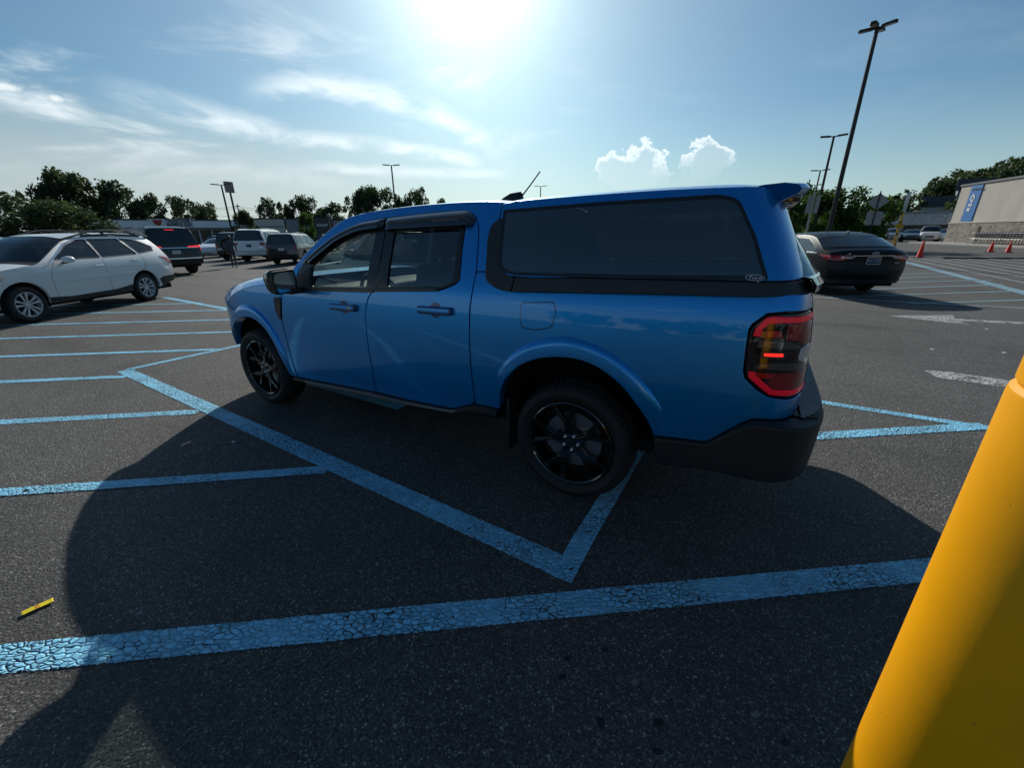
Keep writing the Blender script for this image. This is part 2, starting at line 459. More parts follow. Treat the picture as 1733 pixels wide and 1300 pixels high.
def glass(name, tint, refl=1.0, dirt=.03):
    "single sheet of glass: tinted transmission, mirror reflection that grows towards grazing"
    t = MT(name); t.N.remove(t.b)
    tr = t.n('ShaderNodeBsdfTransparent'); tr.inputs[0].default_value = (*tint, 1)
    gl = t.n('ShaderNodeBsdfGlossy'); gl.inputs['Roughness'].default_value = .004; gl.inputs[0].default_value = (.93, .96, .97, 1)
    lw = t.n('ShaderNodeLayerWeight'); lw.inputs[0].default_value = .5
    f = t.math('ADD', t.math('MULTIPLY', t.math('POWER', lw.outputs['Facing'], 5.0), .9), .075 * refl, clamp=True)
    mx = t.n('ShaderNodeMixShader'); t.L.new(f, mx.inputs[0]); t.L.new(tr.outputs[0], mx.inputs[1]); t.L.new(gl.outputs[0], mx.inputs[2])
    df = t.n('ShaderNodeBsdfDiffuse'); df.inputs[0].default_value = (.45, .44, .42, 1)
    m2 = t.n('ShaderNodeMixShader'); t.L.new(t.math('MULTIPLY', t.rng(t.noise(t.co(), 3., 5), .35, .8), dirt), m2.inputs[0])
    t.L.new(mx.outputs[0], m2.inputs[1]); t.L.new(df.outputs[0], m2.inputs[2]); t.L.new(m2.outputs[0], t.out.inputs[0])
    return t.m

M = {}
M['blue'] = paint('blue_car_paint', (.0, .27, .70), .70, .33, .03)
M['blackplastic'] = plain('black_textured_plastic', (.016, .017, .018), .55, bump=.25, bscale=700.)
M['blacktrim'] = plain('satin_black_trim', (.012, .013, .014), .32, coat=.25, coatr=.2)
M['glossblack'] = plain('gloss_black', (.008, .008, .009), .10, coat=1., coatr=.03)
M['smoke'] = plain('smoked_acrylic', (.010, .011, .013), .09, coat=1., coatr=.02)
M['rubber'] = plain('tyre_rubber', (.014, .014, .015), .72, bump=.3, bscale=500.)
M['well'] = plain('wheel_well_felt', (.008, .008, .008), .95)
M['chrome'] = plain('chrome', (.75, .76, .78), .12, 1.0, .03)
M['nut'] = plain('bright_nut', (.85, .86, .88), .22, .25, .03, coat=1., coatr=.03)
M['alloy'] = plain('machined_alloy', (.66, .67, .68), .30, .35, .05)
M['disc'] = plain('brake_disc_steel', (.30, .30, .31), .35, .9, .1)
M['cabin'] = plain('cabin_cloth', (.020, .021, .023), .85)
M['cabin2'] = plain('cabin_plastic', (.030, .031, .033), .6)
M['glass'] = glass('light_tint_glass', (.62, .70, .67))
M['glassdark'] = glass('privacy_glass', (.20, .23, .23), 1.8, .02)
M['glasscap'] = glass('dark_cap_glass', (.07, .075, .075), 2.5, .035)
M['mirror'] = plain('mirror_silver', (.80, .82, .83), .02, 1.0, .01)
M['taildark'] = plain('smoked_lamp_lens', (.016, .008, .010), .06, coat=.35, coatr=.02, spec=.35)
M['tailred'] = plain('red_lamp_lens', (.48, .001, .010), .12, coat=.6, coatr=.02)
M['taildeep'] = plain('deep_red_lamp_lens', (.26, .002, .012), .07, coat=.4, coatr=.02)
M['tailamber'] = plain('amber_lamp_lens', (.55, .16, .01), .15, coat=1., coatr=.02)
M['lampclear'] = plain('clear_lamp_lens', (.55, .56, .57), .10, .3, coat=1., coatr=.02)
def emit(name, col, st):
    t = MT(name); t.set(color=col, rough=.2, emis=col, emiss=st); return t.m
M['redlit'] = emit('lit_red_lamp', (1.0, .02, .015), 1.1)
M['redlitsoft'] = emit('lit_red_bar', (.85, .004, .03), .08)
M['white'] = plain('white_enamel', (.75, .75, .73), .4)
M['platewhite'] = plain('number_plate', (.55, .57, .58), .45)
M['plateblue'] = plain('plate_dark_blue', (.015, .05, .13), .45)
M['badgeblue'] = plain('badge_dark_blue', (.01, .03, .10), .3)
# ------------------------------------------------------------------ body surfaces of the pickup (left half; rear axle at x=0)
def _plan():
    # left half plan of the pickup, rear centre -> front centre
    t=np.linspace(0,1,160)
    a,b,n=.335,.92,5.0; cx=-.74
    th=np.linspace(0,np.pi/2,160)
    xr=cx-a*np.cos(th)**(2/n); yr=b*np.sin(th)**(2/n)
    xm=np.linspace(cx,2.9,120); ym=np.full(120,b)
    af,nf=1.05,3.0
    th=np.linspace(np.pi/2,0,160)
    xf=2.9+af*np.cos(th)**(2/nf); yf=b*np.sin(th)**(2/nf)
    P=np.concatenate([np.stack([xr,yr],1),np.stack([xm,ym],1)[1:],np.stack([xf,yf],1)[1:]])
    # resample uniformly
    d=np.r_[0,np.cumsum(np.linalg.norm(np.diff(P,axis=0),axis=1))]
    s=np.linspace(0,d[-1],900); P=np.stack([np.interp(s,d,P[:,0]),np.interp(s,d,P[:,1])],1)
    k=np.argmin(abs(P[:,0]-1.0)); s=s-s[k]+P[k,0]
    T=np.gradient(P,s,axis=0)
    for _ in range(6): T[1:-1]=(T[:-2]+T[1:-1]*2+T[2:])/4
    N=np.stack([-T[:,1],T[:,0]],1); N/=np.linalg.norm(N,axis=1)[:,None]
    return s,P,N
PS,PP,PN=_plan()
SZ=np.array([.20,.30,.40,.50,.65,.80,.92,1.0,1.1,1.2,1.3,1.45,1.6,1.7,1.8])
SG=np.array([-.075,-.045,-.024,-.012,-.004,0,-.002,-.007,-.017,-.034,-.066,-.128,-.198,-.25,-.31])
def _spl(x,y):
    # natural cubic spline -> dense table
    n=len(x);h=np.diff(x);A=np.zeros((n,n));B=np.zeros(n);A[0,0]=A[-1,-1]=1
    for i in range(1,n-1):
        A[i,i-1]=h[i-1];A[i,i]=2*(h[i-1]+h[i]);A[i,i+1]=h[i];B[i]=6*((y[i+1]-y[i])/h[i]-(y[i]-y[i-1])/h[i-1])
    M=np.linalg.solve(A,B);X=np.linspace(x[0],x[-1],800);k=np.clip(np.searchsorted(x,X)-1,0,n-2)
    t=X-x[k];Y=y[k]+t*((y[k+1]-y[k])/h[k]-h[k]*(2*M[k]+M[k+1])/6)+t*t*M[k]/2+t**3*(M[k+1]-M[k])/(6*h[k])
    return X,Y
GX,GY=_spl(SZ,SG)
def body(s,z,off=0):
    s=np.asarray(s,float);z=np.asarray(z,float)
    g=np.interp(z,GX,GY)+off
    x=np.interp(s,PS,PP[:,0]);y=np.interp(s,PS,PP[:,1]);nx=np.interp(s,PS,PN[:,0]);ny=np.interp(s,PS,PN[:,1])
    return np.stack([x+nx*g,y+ny*g,z],-1)
def _cplan():
    a,b,n=.33,.885,3.8;cx=-.70
    th=np.linspace(0,np.pi/2,200)
    xr=cx-a*np.cos(th)**(2/n); yr=b*np.sin(th)**(2/n)
    xm=np.linspace(cx,1.0,80); ym=np.full(80,b)
    P=np.concatenate([np.stack([xr,yr],1),np.stack([xm,ym],1)[1:]])
    d=np.r_[0,np.cumsum(np.linalg.norm(np.diff(P,axis=0),axis=1))]
    s=np.linspace(0,d[-1],500); P=np.stack([np.interp(s,d,P[:,0]),np.interp(s,d,P[:,1])],1)
    k=np.argmin(abs(P[:,0]-.2)); s=s-s[k]+P[k,0]
    T=np.gradient(P,s,axis=0)
    for _ in range(6): T[1:-1]=(T[:-2]+T[1:-1]*2+T[2:])/4
    N=np.stack([-T[:,1],T[:,0]],1); N/=np.linalg.norm(N,axis=1)[:,None]
    return s,P,N
CS,CP,CN=_cplan()
def capsurf(s,z,off=0):
    s=np.asarray(s,float);z=np.asarray(z,float)
    k=1+(np.interp(z,GX,GY)-np.interp(1.28,GX,GY))/.885
    x=np.interp(s,CS,CP[:,0]);y=np.interp(s,CS,CP[:,1]);nx=np.interp(s,CS,CN[:,0]);ny=np.interp(s,CS,CN[:,1])
    w=np.clip((.3-x)/1.285,0,1.2)**1.5
    return np.stack([x+nx*off+w*(z-1.28)*.44,y*k+ny*off,z],-1)
# ------------------------------------------------------------------ wheels
def wheel_parts(style, parent_name, rt, rr, w, group=None):
    """Builds one wheel, axis along +y (outer face at +y), centre at 0. Returns an Empty-less tyre mesh with rim etc. as children."""
    # tyre
    hw = w / 2; n = 216 if style == 'black_y' else 120; prof = []
    sw = [(rr - .004, -hw + .035), (rr + .004, -hw + .018), (rr + .02, -hw + .006), (rr + (rt - rr) * .45, -hw - .004), (rr + (rt - rr) * .75, -hw + .006), (rt - .014, -hw + .022)]
    tread = [(rt - .004, -hw + .038), (rt, -hw + .06), (rt, -.032), (rt - .008, -.028), (rt - .008, -.020), (rt, -.016), (rt, .016), (rt - .008, .020), (rt - .008, .028), (rt, .032), (rt, hw - .06), (rt - .004, hw - .038)]
    prof = sw + tread + [(r, -h) for r, h in sw[::-1]]
    V = []; F = []; q = len(prof)
    for j in range(n):
        t = 2 * math.pi * j / n; c, s = math.cos(t), math.sin(t)
        for i, (r, h) in enumerate(prof):
            if j % 4 == 0 and len(sw) - 1 <= i <= len(sw) + len(tread) and not (len(sw) + 3 < i < len(sw) + 8): r -= .0065
            if j % 4 == 2 and len(sw) + 4 < i < len(sw) + 7: r -= .004
            V.append((r * c, h, r * s))
    for j in range(n):
        j2 = (j + 1) % n
        for i in range(q - 1): F.append((j * q + i, j2 * q + i, j2 * q + i + 1, j * q + i + 1))
    ty = obj('wheel', V, F, M['rubber'], None, R_(40))
    # rim
    fa = hw - .012
    b = MB(); b.lathe([(rr - .002, fa - .008), (rr - .001, fa), (rr - .008, fa + .004), (rr - .016, fa - .002), (rr - .022, fa - .03), (rr - .03, -hw + .06), (rr - .012, -hw + .02)], 72, 'y')
    if style == 'black_y':
        dark, main = M['glossblack'], M['glossblack']
    elif style == 'alloy_twin':
        dark, main = M['glossblack'], M['alloy']
    else:
        dark, main = M['alloydark'], M['alloydark'] if style != 'alloy5' else M['alloy']
    rim = b.build('rim', main if style != 'alloy_twin' else M['alloy'], ty, R_(30))
    k = 5
    s_ = MB()
    def sp(u, v, h):  # local radial frame rotated later
        return (u, h, v)
    R0 = rr - .016
    if style == 'black_y':
        hubr = .062
        for a in range(5):
            A = math.pi / 2 + a * 2 * math.pi / 5
            def f(u, v, h, A=A):
                # dish: face falls towards the hub
                r = math.hypot(u, v); d = -.018 - .012 * (1 - min(1, r / R0))
                x, z = u * math.cos(A) - v * math.sin(A), u * math.sin(A) + v * math.cos(A)
                return (x, fa + d + h, z)
            stem = [(.03, -.030), (.115, -.021), (.125, -.024), (R0 + .006, -.093), (R0 + .006, -.056), (.162, -.014), (.155, 0), (.162, .014), (R0 + .006, .056), (R0 + .006, .093), (.125, .024), (.115, .021), (.03, .030)]
            s_.prism(stem, -.026, -.004, f)
            # raised spine along each arm
            for sg in (-1, 1):
                s_.prism([(.118, .008 * sg), (.128, .020 * sg), (R0, .085 * sg), (R0, .066 * sg)][::sg], -.004, .003, f)
            s_.prism([(.05, -.012), (.12, -.008), (.14, 0), (.12, .008), (.05, .012)], -.004, .002, f)
        s_.lathe([(0, fa - .034), (.03, fa - .032), (.07, fa - .036), (.075, fa - .055), (0, fa - .056)], 40, 'y')
    elif style == 'alloy_twin':
        for a in range(5):
            A = math.pi / 2 + a * 2 * math.pi / 5
            def f(u, v, h, A=A):
                r = math.hypot(u, v); d = -.010 - .016 * (1 - min(1, r / R0))
                return (u * math.cos(A) - v * math.sin(A), fa + d + h, u * math.sin(A) + v * math.cos(A))
            for sg in (-1, 1):
                s_.prism([(.04, .006 * sg), (R0 + .006, .030 * sg), (R0 + .006, .082 * sg), (.10, .040 * sg), (.04, .030 * sg)][::sg], -.02, 0, f)
        s_.lathe([(0, fa - .026), (.03, fa - .026), (.048, fa - .03), (.05, fa - .05), (0, fa - .05)], 32, 'y')
    else:
        kk = 5 if style == 'alloy5' else 6
        for a in range(kk):
            A = math.pi / 2 + a * 2 * math.pi / kk
            def f(u, v, h, A=A):
                return (u * math.cos(A) - v * math.sin(A), fa - .014 + h, u * math.sin(A) + v * math.cos(A))
            s_.prism([(.03, -.026), (R0 + .004, -.034), (R0 + .004, .034), (.03, .026)], -.02, 0, f)
        s_.lathe([(0, fa - .012), (.03, fa - .012), (.05, fa - .016), (.052, fa - .05), (0, fa - .05)], 28, 'y')
    s_.build('spokes', main, ty, R_(30))
    # hub cap, nuts, brake
    if style == 'black_y':
        MB().lathe([(0, fa - .022), (.020, fa - .023), (.024, fa - .027), (.025, fa - .04)], 24, 'y').build('hub_cap', M['blacktrim'], ty, R_(40))
        for a in range(5):
            A = math.pi / 2 + math.pi / 5 + a * 2 * math.pi / 5
            T = Matrix.Translation((.046 * math.cos(A), 0, .046 * math.sin(A)))
            MB().lathe([(0, fa - .016), (.0055, fa - .0165), (.009, fa - .021), (.0095, fa - .036)], 12, 'y', T).build('lug_nut', M['nut'], ty, R_(40))
        MB().lathe([(.05, fa - .075), (rr * .66, fa - .075), (rr * .66, fa - .095), (.05, fa - .095)], 48, 'y').build('brake_disc', M['disc'], ty, R_(40))
        c = MB()
        for i in range(6):
            t0, t1 = R_(-15 + i * 10), R_(-15 + i * 10 + 10)
            for (ra, rb, h0, h1) in ((.105, .175, fa - .105, fa - .06),):
                P = [(r * math.cos(t), h, r * math.sin(t)) for t in (t0, t1) for r in (ra, rb) for h in (h0, h1)]
                c.add(P, [(0, 1, 3, 2), (4, 6, 7, 5), (0, 4, 5, 1), (2, 3, 7, 6), (1, 5, 7, 3), (0, 2, 6, 4)])
        c.build('brake_caliper', M['disc'], ty)
    MB().lathe([(rr - .031, -hw + .05), (rr - .032, fa - .10), (.0, fa - .10 if style != 'black_y' else fa - .12)], 40, 'y').build('wheel_back', M['well'], ty, R_(40))
    return ty
M['alloydark'] = plain('grey_alloy', (.16, .16, .165), .35, .8, .05)
def place_wheel(proto, parent, x, y, z, side, steer=0.0, spin=0.0, first=False):
    w = proto if first else copy_tree(proto)
    w.parent = parent; w.location = (x, y, z)
    w.rotation_euler = (0, spin, (0 if side > 0 else math.pi) + steer)
    return w

# ------------------------------------------------------------------ the blue pickup
TRUCK = empty('pickup_truck', (0.77264, 2.88962, 0), 2.616617)
tag(TRUCK, 'blue four-door pickup truck with a matching canopy over its bed and black wheels', 'pickup truck')
def both(fn):
    for s in (1, -1): fn(s)
def arr(f): return f
S_END = float(np.interp(.70, PP[:300, 1], PS[:300]))
DB = [(2.60, .350), (1.955, .383), (1.623, .398), (1.26, .398), (.836, .415), (.647, .493), (.457, .497)]     # bottom edge of the doors
FD = [(2.545, .352), (2.545, .569), (2.550, .725), (2.554, .854), (2.535, .96), (2.513, 1.04), (2.503, 1.10), (2.500, 1.15)]
BC = [(1.560, .400), (1.556, .60), (1.557, .768), (1.551, .984), (1.535, 1.06), (1.505, 1.12), (1.470, 1.152)]
RD = [(.647, .493), (.649, .60), (.655, .75), (.656, 1.022), (.652, 1.114), (.640, 1.23), (.634, 1.309), (.645, 1.40), (.668, 1.525), (.690, 1.58), (.725, 1.622), (.785, 1.646)]
G = .0028
arch_r = [(.457, .497), (.452, .56), (.440, .62), (.412, .68), (.375, .735), (.297, .812), (.184, .868), (.070, .894), (-.054, .898), (-.168, .868), (-.279, .802), (-.355, .726), (-.416, .648), (-.450, .59), (-.466, .545)]
arch_f = [(3.575, .514), (3.52, .59), (3.445, .668), (3.328, .757), (3.197, .825), (3.056, .856), (2.928, .846), (2.821, .796), (2.744, .721), (2.694, .620), (2.655, .50), (2.635, .352)]
def hero_side(sg):
    nm = ''
    # front fender
    fo = [(2.556 - .006, .352), (2.552, .569), (2.557, .725), (2.561, .854), (2.542, .96), (2.520, 1.04), (2.509, 1.10), (2.507, 1.150)]
    top = smoothpoly([(2.507, 1.150), (2.62, 1.148), (2.80, 1.135), (2.95, 1.112), (3.12, 1.075), (3.27, 1.030), (3.42, .970), (3.56, .90)], 4)
    out = fo[:-1] + top + [(3.62, .82), (3.65, .66), (3.63, .56)] + smoothpoly([(3.575, .545)] + arch_f[1:], 3)
    panel('front_fender', out, body, M['blue'], TRUCK, sgn=sg, res=.045)
    # front door below the glass
    out = [(2.54, .353), (1.955, .384), (1.563, .400)] + [(x + G, z) for x, z in BC[1:]] + smoothpoly([(1.47, 1.154), (1.75, 1.143), (2.0, 1.133), (2.20, 1.125), (2.30, 1.122), (2.40, 1.140), (2.49, 1.152)], 3)[1:] + [(x - G, z) for x, z in FD[::-1][1:-1]]
    fd = panel('front_door', out, body, M['blue'], TRUCK, sgn=sg, res=.04)
    # rear door with its body-coloured quarter behind the glass
    out = [(1.557, .400), (1.26, .398), (.836, .416), (.655, .492)] + [(x + G, z) for x, z in smoothpoly(RD, 3)[1:]] + [(.82, 1.649), (.80, 1.62), (.775, 1.57), (.760, 1.42), (.742, 1.262)] + smoothpoly([(.742, 1.262), (.765, 1.240), (.819, 1.216), (.892, 1.193), (.985, 1.187), (1.20, 1.176), (1.464, 1.158)], 3)[1:] + [(x - G, z) for x, z in BC[::-1][1:-1]]
    rd = panel('rear_door', out, body, M['blue'], TRUCK, sgn=sg, res=.04)
    # cab side above the doors: A-pillar, roof rail, rear pillar
    low = smoothpoly([(2.345, 1.165), (2.315, 1.22), (2.250, 1.338), (2.10, 1.437), (1.944, 1.520), (1.723, 1.600), (1.441, 1.630), (1.2, 1.642), (.963, 1.652), (.785, 1.651)], 3)
    hi = smoothpoly([(.548, 1.688), (.64, 1.696), (.859, 1.700), (1.238, 1.693), (1.593, 1.673), (1.821, 1.643), (1.968, 1.584), (2.111, 1.490), (2.288, 1.345), (2.40, 1.24), (2.487, 1.162)], 3)
    rdo = [(x - G, z) for x, z in smoothpoly(RD[6:], 3)[::-1]]
    out = low + rdo[:-1] + [(.631, 1.315), (.548, 1.315)] + hi
    panel('cab_side', out, body, M['blue'], TRUCK, sgn=sg, res=.05, bev=.003)
    # black frames round the door glass
    o1 = [(2.297, 1.128), (2.335, 1.165), (2.310, 1.22), (2.245, 1.335), (2.10, 1.433), (1.944, 1.515), (1.723, 1.596), (1.444, 1.626), (1.431, 1.402), (1.440, 1.172), (1.465, 1.158), (1.75, 1.148), (2.0, 1.138)]
    w1 = rounded([(2.135, 1.155), (2.135, 1.300), (1.977, 1.407), (1.855, 1.466), (1.705, 1.517), (1.60, 1.530), (1.523, 1.532), (1.532, 1.182)], .02, 3)
    fr = panel('window_frame', o1, body, M['blacktrim'], fd, holes=[w1], sgn=sg, res=.05, off=-.002, bev=.003)
    panel('window_glass', [tuple(q) for q in offset(np.array(w1) if area2(w1) > 0 else np.array(w1)[::-1], .006)], body, M['glass'], fd, sgn=sg, res=.07, off=-.014, bev=.001, dep=.003)
    o2 = [(1.459, 1.163), (1.20, 1.181), (.985, 1.192), (.895, 1.198), (.822, 1.221), (.770, 1.244), (.748, 1.262), (.766, 1.42), (.781, 1.57), (.806, 1.62), (1.2, 1.635), (1.438, 1.625), (1.425, 1.402), (1.433, 1.172)]
    w2 = rounded([(1.335, 1.196), (.885, 1.216), (.795, 1.252), (.815, 1.558), (1.348, 1.542)], .02, 3)
    panel('window_frame', o2, body, M['blacktrim'], rd, holes=[w2], sgn=sg, res=.05, off=-.002, bev=.003)
    panel('window_glass', [tuple(q) for q in offset(np.array(w2) if area2(w2) > 0 else np.array(w2)[::-1], .006)], body, M['glassdark'], rd, sgn=sg, res=.07, off=-.014, bev=.001, dep=.003)
    # belt moulding
    for d_, pts in ((fd, [(1.455, 1.160), (2.29, 1.129)]), (rd, [(.90, 1.199), (1.45, 1.166)])):
        (x0, z0), (x1, z1) = pts
        panel('belt_moulding', [(x0, z0 - .011), (x1, z1 - .011), (x1, z1 + .010), (x0, z0 + .010)], body, M['blacktrim'], d_, sgn=sg, res=.08, off=.007, bev=.004, dep=.012)
    # smoked rain visors over the glass: a bulging strip
    def visor(parent, hi, lo, name='rain_visor'):
        hi = np.array(smoothpoly(hi, 6)); lo = np.array(smoothpoly(lo, 6)); n = min(len(hi), len(lo))
        t = np.linspace(0, 1, 40)
        def rs(p):
            d = np.r_[0, np.cumsum(np.linalg.norm(np.diff(p, axis=0), axis=1))]; d /= d[-1]; return np.stack([np.interp(t, d, p[:, 0]), np.interp(t, d, p[:, 1])], 1)
        hi, lo = rs(hi), rs(lo); rows = []
        end = np.clip(np.minimum(t, 1 - t) / .035, 0, 1) ** .5
        for w, o in ((0, .001), (.03, .010), (.30, .026), (.42, .032), (.50, .030), (.56, .024), (.70, .024), (.93, .030), (.985, .031), (1.0, .028), (.985, .022), (.7, .014), (.4, .012)):
            q = hi * (1 - w) + lo * w
            P = body(q[:, 0], q[:, 1], o * (.25 + .75 * end)); rows.append(P * [1, sg, 1])
        g = grid(name, rows, M['smoke'], parent, R_(60)); return g
    visor(fd, [(2.262, 1.328), (2.225, 1.345), (2.10, 1.436), (1.944, 1.521), (1.723, 1.600), (1.462, 1.628)], [(2.150, 1.318), (2.10, 1.355), (1.983, 1.424), (1.864, 1.490), (1.682, 1.545), (1.458, 1.566)])
    visor(rd, [(1.447, 1.628), (1.098, 1.646), (.805, 1.653), (.745, 1.632), (.708, 1.60)], [(1.430, 1.552), (1.098, 1.561), (.82, 1.568), (.770, 1.569), (.716, 1.568)])
    # bed side
    notch = [(S_END, 1.205), (-.935, 1.206), (-.853, 1.194), (-.806, 1.149), (-.796, 1.126), (-.797, 1.049), (-.804, .943), (-.815, .911), (-.865, .868), (-.916, .839), (-1.0, .828), (S_END, .82)]
    bt = smoothpoly([(-.462, .542), (-.612, .559), (-.690, .568), (-.720, .582), (-.80, .663), (-.865, .722), (-.91, .735), (-1.066, .735), (S_END, .735)], 3)
    topb = smoothpoly([(.548, 1.300), (.530, 1.272), (.490, 1.240), (.426, 1.226), (.357, 1.221), (0, 1.236), (-.387, 1.251), (-.937, 1.270), (S_END, 1.268)], 3)
    rdo = [(x - G, z) for x, z in RD[1:7]]
    out = [(.640, .493)] + rdo + [(.628, 1.310), (.551, 1.310)] + topb + notch + bt[::-1] + smoothpoly(arch_r, 3)[::-1]
    bs = panel('bed_side', out, body, M['blue'], TRUCK, sgn=sg, res=.04)
    # recessed shoulder the lamp sits in
    # fuel door (left side only)
    if sg > 0:
        fu = rounded([(.314, 1.160), (.112, 1.176), (.100, 1.125), (.118, 1.044), (.222, 1.020), (.306, 1.030)], [.03, .03, .03, .02, .02, .03], 4)
        def fsurf(a, b, off=0): return body(a, b, off)
        panel('fuel_door', fu, fsurf, M['blue'], bs, res=.04, off=.0022, bev=.003, dep=.004)
        ring = offset(densify(fu, .03)[::-1] if area2(fu) < 0 else densify(fu, .03), .0035)
        panel('fuel_door_gap', [tuple(q) for q in ring], fsurf, M['glossblack'], bs, res=.05, off=.0006, bev=.0005, dep=.002)
    # flares
    def flare(parent, outer, inner, name):
        t = np.linspace(0, 1, 64)
        def rs(p):
            p = np.array(smoothpoly(p, 8)); d = np.r_[0, np.cumsum(np.linalg.norm(np.diff(p, axis=0), axis=1))]; d /= d[-1]; return np.stack([np.interp(t, d, p[:, 0]), np.interp(t, d, p[:, 1])], 1)
        o, i = rs(outer), rs(inner); rows = []
        end = np.clip(np.minimum(t, 1 - t) / .16, 0, 1); end = end * end * (3 - 2 * end)
        for w, f in ((0, -.002), (.015, .0), (.08, .009), (.20, .017), (.32, .0215), (.45, .023), (.7, .024), (.95, .0245), (.99, .024), (1.0, .020), (1.0, .0), (1.0, -.05)):
            q = o * (1 - w) + i * w; rows.append(body(q[:, 0], q[:, 1], f * np.where(f > 0, .25 + .75 * end, 1)) * [1, sg, 1])
        grid(name, rows, M['blue'], parent, R_(50))
    flare(bs, [(.465, .70), (.450, .755), (.359, .868), (.255, .945), (.131, .990), (.014, 1.006), (-.122, .986), (-.233, .944), (-.327, .884), (-.400, .816), (-.455, .752), (-.49, .70)], [(.455, .52)] + arch_r[1:-1] + [(-.468, .545)], 'wheel_arch_flare')
    flare(TRUCK, [(3.62, .60), (3.54, .70), (3.432, .786), (3.282, .885), (3.147, .945), (3.018, .962), (2.928, .944), (2.830, .899), (2.73, .81), (2.665, .68), (2.62, .54), (2.597, .40)], arch_f[:-1] + [(2.640, .36)], 'wheel_arch_flare')
    # vent behind the front wheel
    panel('fender_vent', rounded([(2.625, 1.045), (2.522, 1.055), (2.556, .872), (2.585, .866), (2.628, .945)], .012, 3), body, M['blackplastic'], TRUCK, sgn=sg, res=.05, off=.006, bev=.006, dep=.01)
    panel('fender_vent_insert', rounded([(2.615, 1.000), (2.532, 1.008), (2.558, .895), (2.582, .890), (2.615, .952)], .01, 3), body, M['glossblack'], TRUCK, sgn=sg, res=.05, off=.0075, bev=.002, dep=.004)
    # sill
    xs = np.linspace(2.60, .47, 60); zb = np.interp(xs, [p[0] for p in DB[::-1]], [p[1] for p in DB[::-1]])
    zb2 = np.interp(xs, [.4, .45, .60, .78, .9, 1.3, 2.7], [.42, .425, .415, .395, .385, .350, .318]); rows = []
    for w, o in ((0, -.03), (0, .004), (.10, .016), (.55, .024), (.75, .020), (1.0, -.002), (1.0, -.10), (.6, -.30)):
        rows.append(body(xs, zb + (zb2 - zb) * w - .004, o) * [1, sg, 1])
    grid('sill', rows, M['blackplastic'], TRUCK, R_(35))
    rows = []
    for w, o in ((.06, .012), (.10, .024), (.5, .030), (.60, .026), (.62, .018)):
        k = (xs < 2.42) & (xs > .78)
        rows.append(body(xs[k], (zb + (zb2 - zb) * w - .004)[k], o) * [1, sg, 1])
    grid('sill_strip', rows, M['sillgrey'], TRUCK, R_(35))  # lighter grey paints the sky reflection on the upturned black sill
    # door handles
    for d_, (hx, hz) in ((fd, (1.765, 1.030)), (rd, (.915, 1.073))):
        th = np.linspace(0, 2 * math.pi, 29)[:-1]
        cup = [(hx + .048 * np.cos(t) * (1 if abs(math.cos(t)) < .8 else .95), hz + .048 * np.sin(t)) for t in th]
        # recess: thin disc, the shade of the cup painted as darker blue
        panel('handle_recess_shade', cup, lambda a, b, off=0, hx=hx, hz=hz: body(a, b, off), M['bluedeep'], d_, sgn=sg, res=.02, off=.0012, bev=.001, dep=.002)
        bar = rounded([(hx + .135, hz - .026), (hx + .135, hz + .022), (hx - .135, hz + .028), (hx - .135, hz - .022)], .015, 4)
        hd = panel('door_handle', bar, body, M['bluedeep'], d_, sgn=sg, res=.03, off=.030, bev=.010, dep=.028)
        panel('handle_grip', rounded([(hx + .126, hz - .010), (hx + .126, hz + .014), (hx - .126, hz + .020), (hx - .126, hz - .006)], .008, 3), body, M['blue'], hd, sgn=sg, res=.03, off=.0325, bev=.004, dep=.006)
        if d_ is fd:
            panel('keyhole', [(hx - .085 + .012 * math.cos(t), hz + .004 + .012 * math.sin(t)) for t in th], body, M['chrome'], hd, sgn=sg, res=.02, off=.034, bev=.001, dep=.003)
    # inner side of the cab so that daylight does not leak between skins
    # wheel housings
    for cx, r_, z0 in ((0.0, .50, .50), (3.09, .47, .45)):
        rows = []
        for yy in (.86, .45):
            rows.append([(cx + (r_ + .01) * math.cos(t) * .98, yy * sg, .37 + (r_ + .06) * math.sin(t)) for t in np.linspace(.05 if cx < 1 else .62, math.pi - .05, 26)])
        grid('wheel_housing', rows, M['well'], TRUCK, R_(60))
        MB().prism([(cx + (r_ + .01) * .98 * math.cos(t), .37 + (r_ + .06) * math.sin(t)) for t in np.linspace(.05 if cx < 1 else .62, math.pi - .05, 26)], .44, .45, lambda u, v, h: (u, h * sg, v)).build('wheel_housing_wall', M['well'], TRUCK, None)
    # mud flap ahead of the rear wheel
    MB().bbox(.415, .44, .62, .865, .20, .56, .006).build('mud_flap', M['blackplastic'], TRUCK) if sg > 0 else MB().bbox(.415, .44, -.865, -.62, .20, .56, .006).build('mud_flap', M['blackplastic'], TRUCK)
    # tail lamp
    lamp = panel('tail_lamp', rounded([(S_END - .02, 1.200), (-.938, 1.201), (-.856, 1.189), (-.811, 1.146), (-.801, 1.124), (-.802, 1.049), (-.809, .945), (-.820, .914), (-.868, .873), (-.919, .844), (-1.0, .833), (S_END - .02, .825)], .01, 2), body, M['taildark'], TRUCK, sgn=sg, res=.03, off=-.004, bev=.008, dep=.04)
    bars = dict(upper=[(-.816, 1.098), (-.820, 1.130), (-.852, 1.176), (-.880, 1.184), (S_END - .02, 1.184), (S_END - .02, 1.163), (-.914, 1.159), (-.868, 1.153), (-.846, 1.126), (-.846, 1.098)],
                lower=[(-.824, .945), (-.830, .917), (-.919, .851), (-1.0, .846), (S_END - .02, .842), (S_END - .02, .864), (-1.03, .870), (-.927, .876), (-.856, .930), (-.849, .946)])
    for k_, p in bars.items(): panel('light_guide', p, body, M['redlitsoft'], lamp, sgn=sg, res=.03, off=.0005, bev=.003, dep=.006)
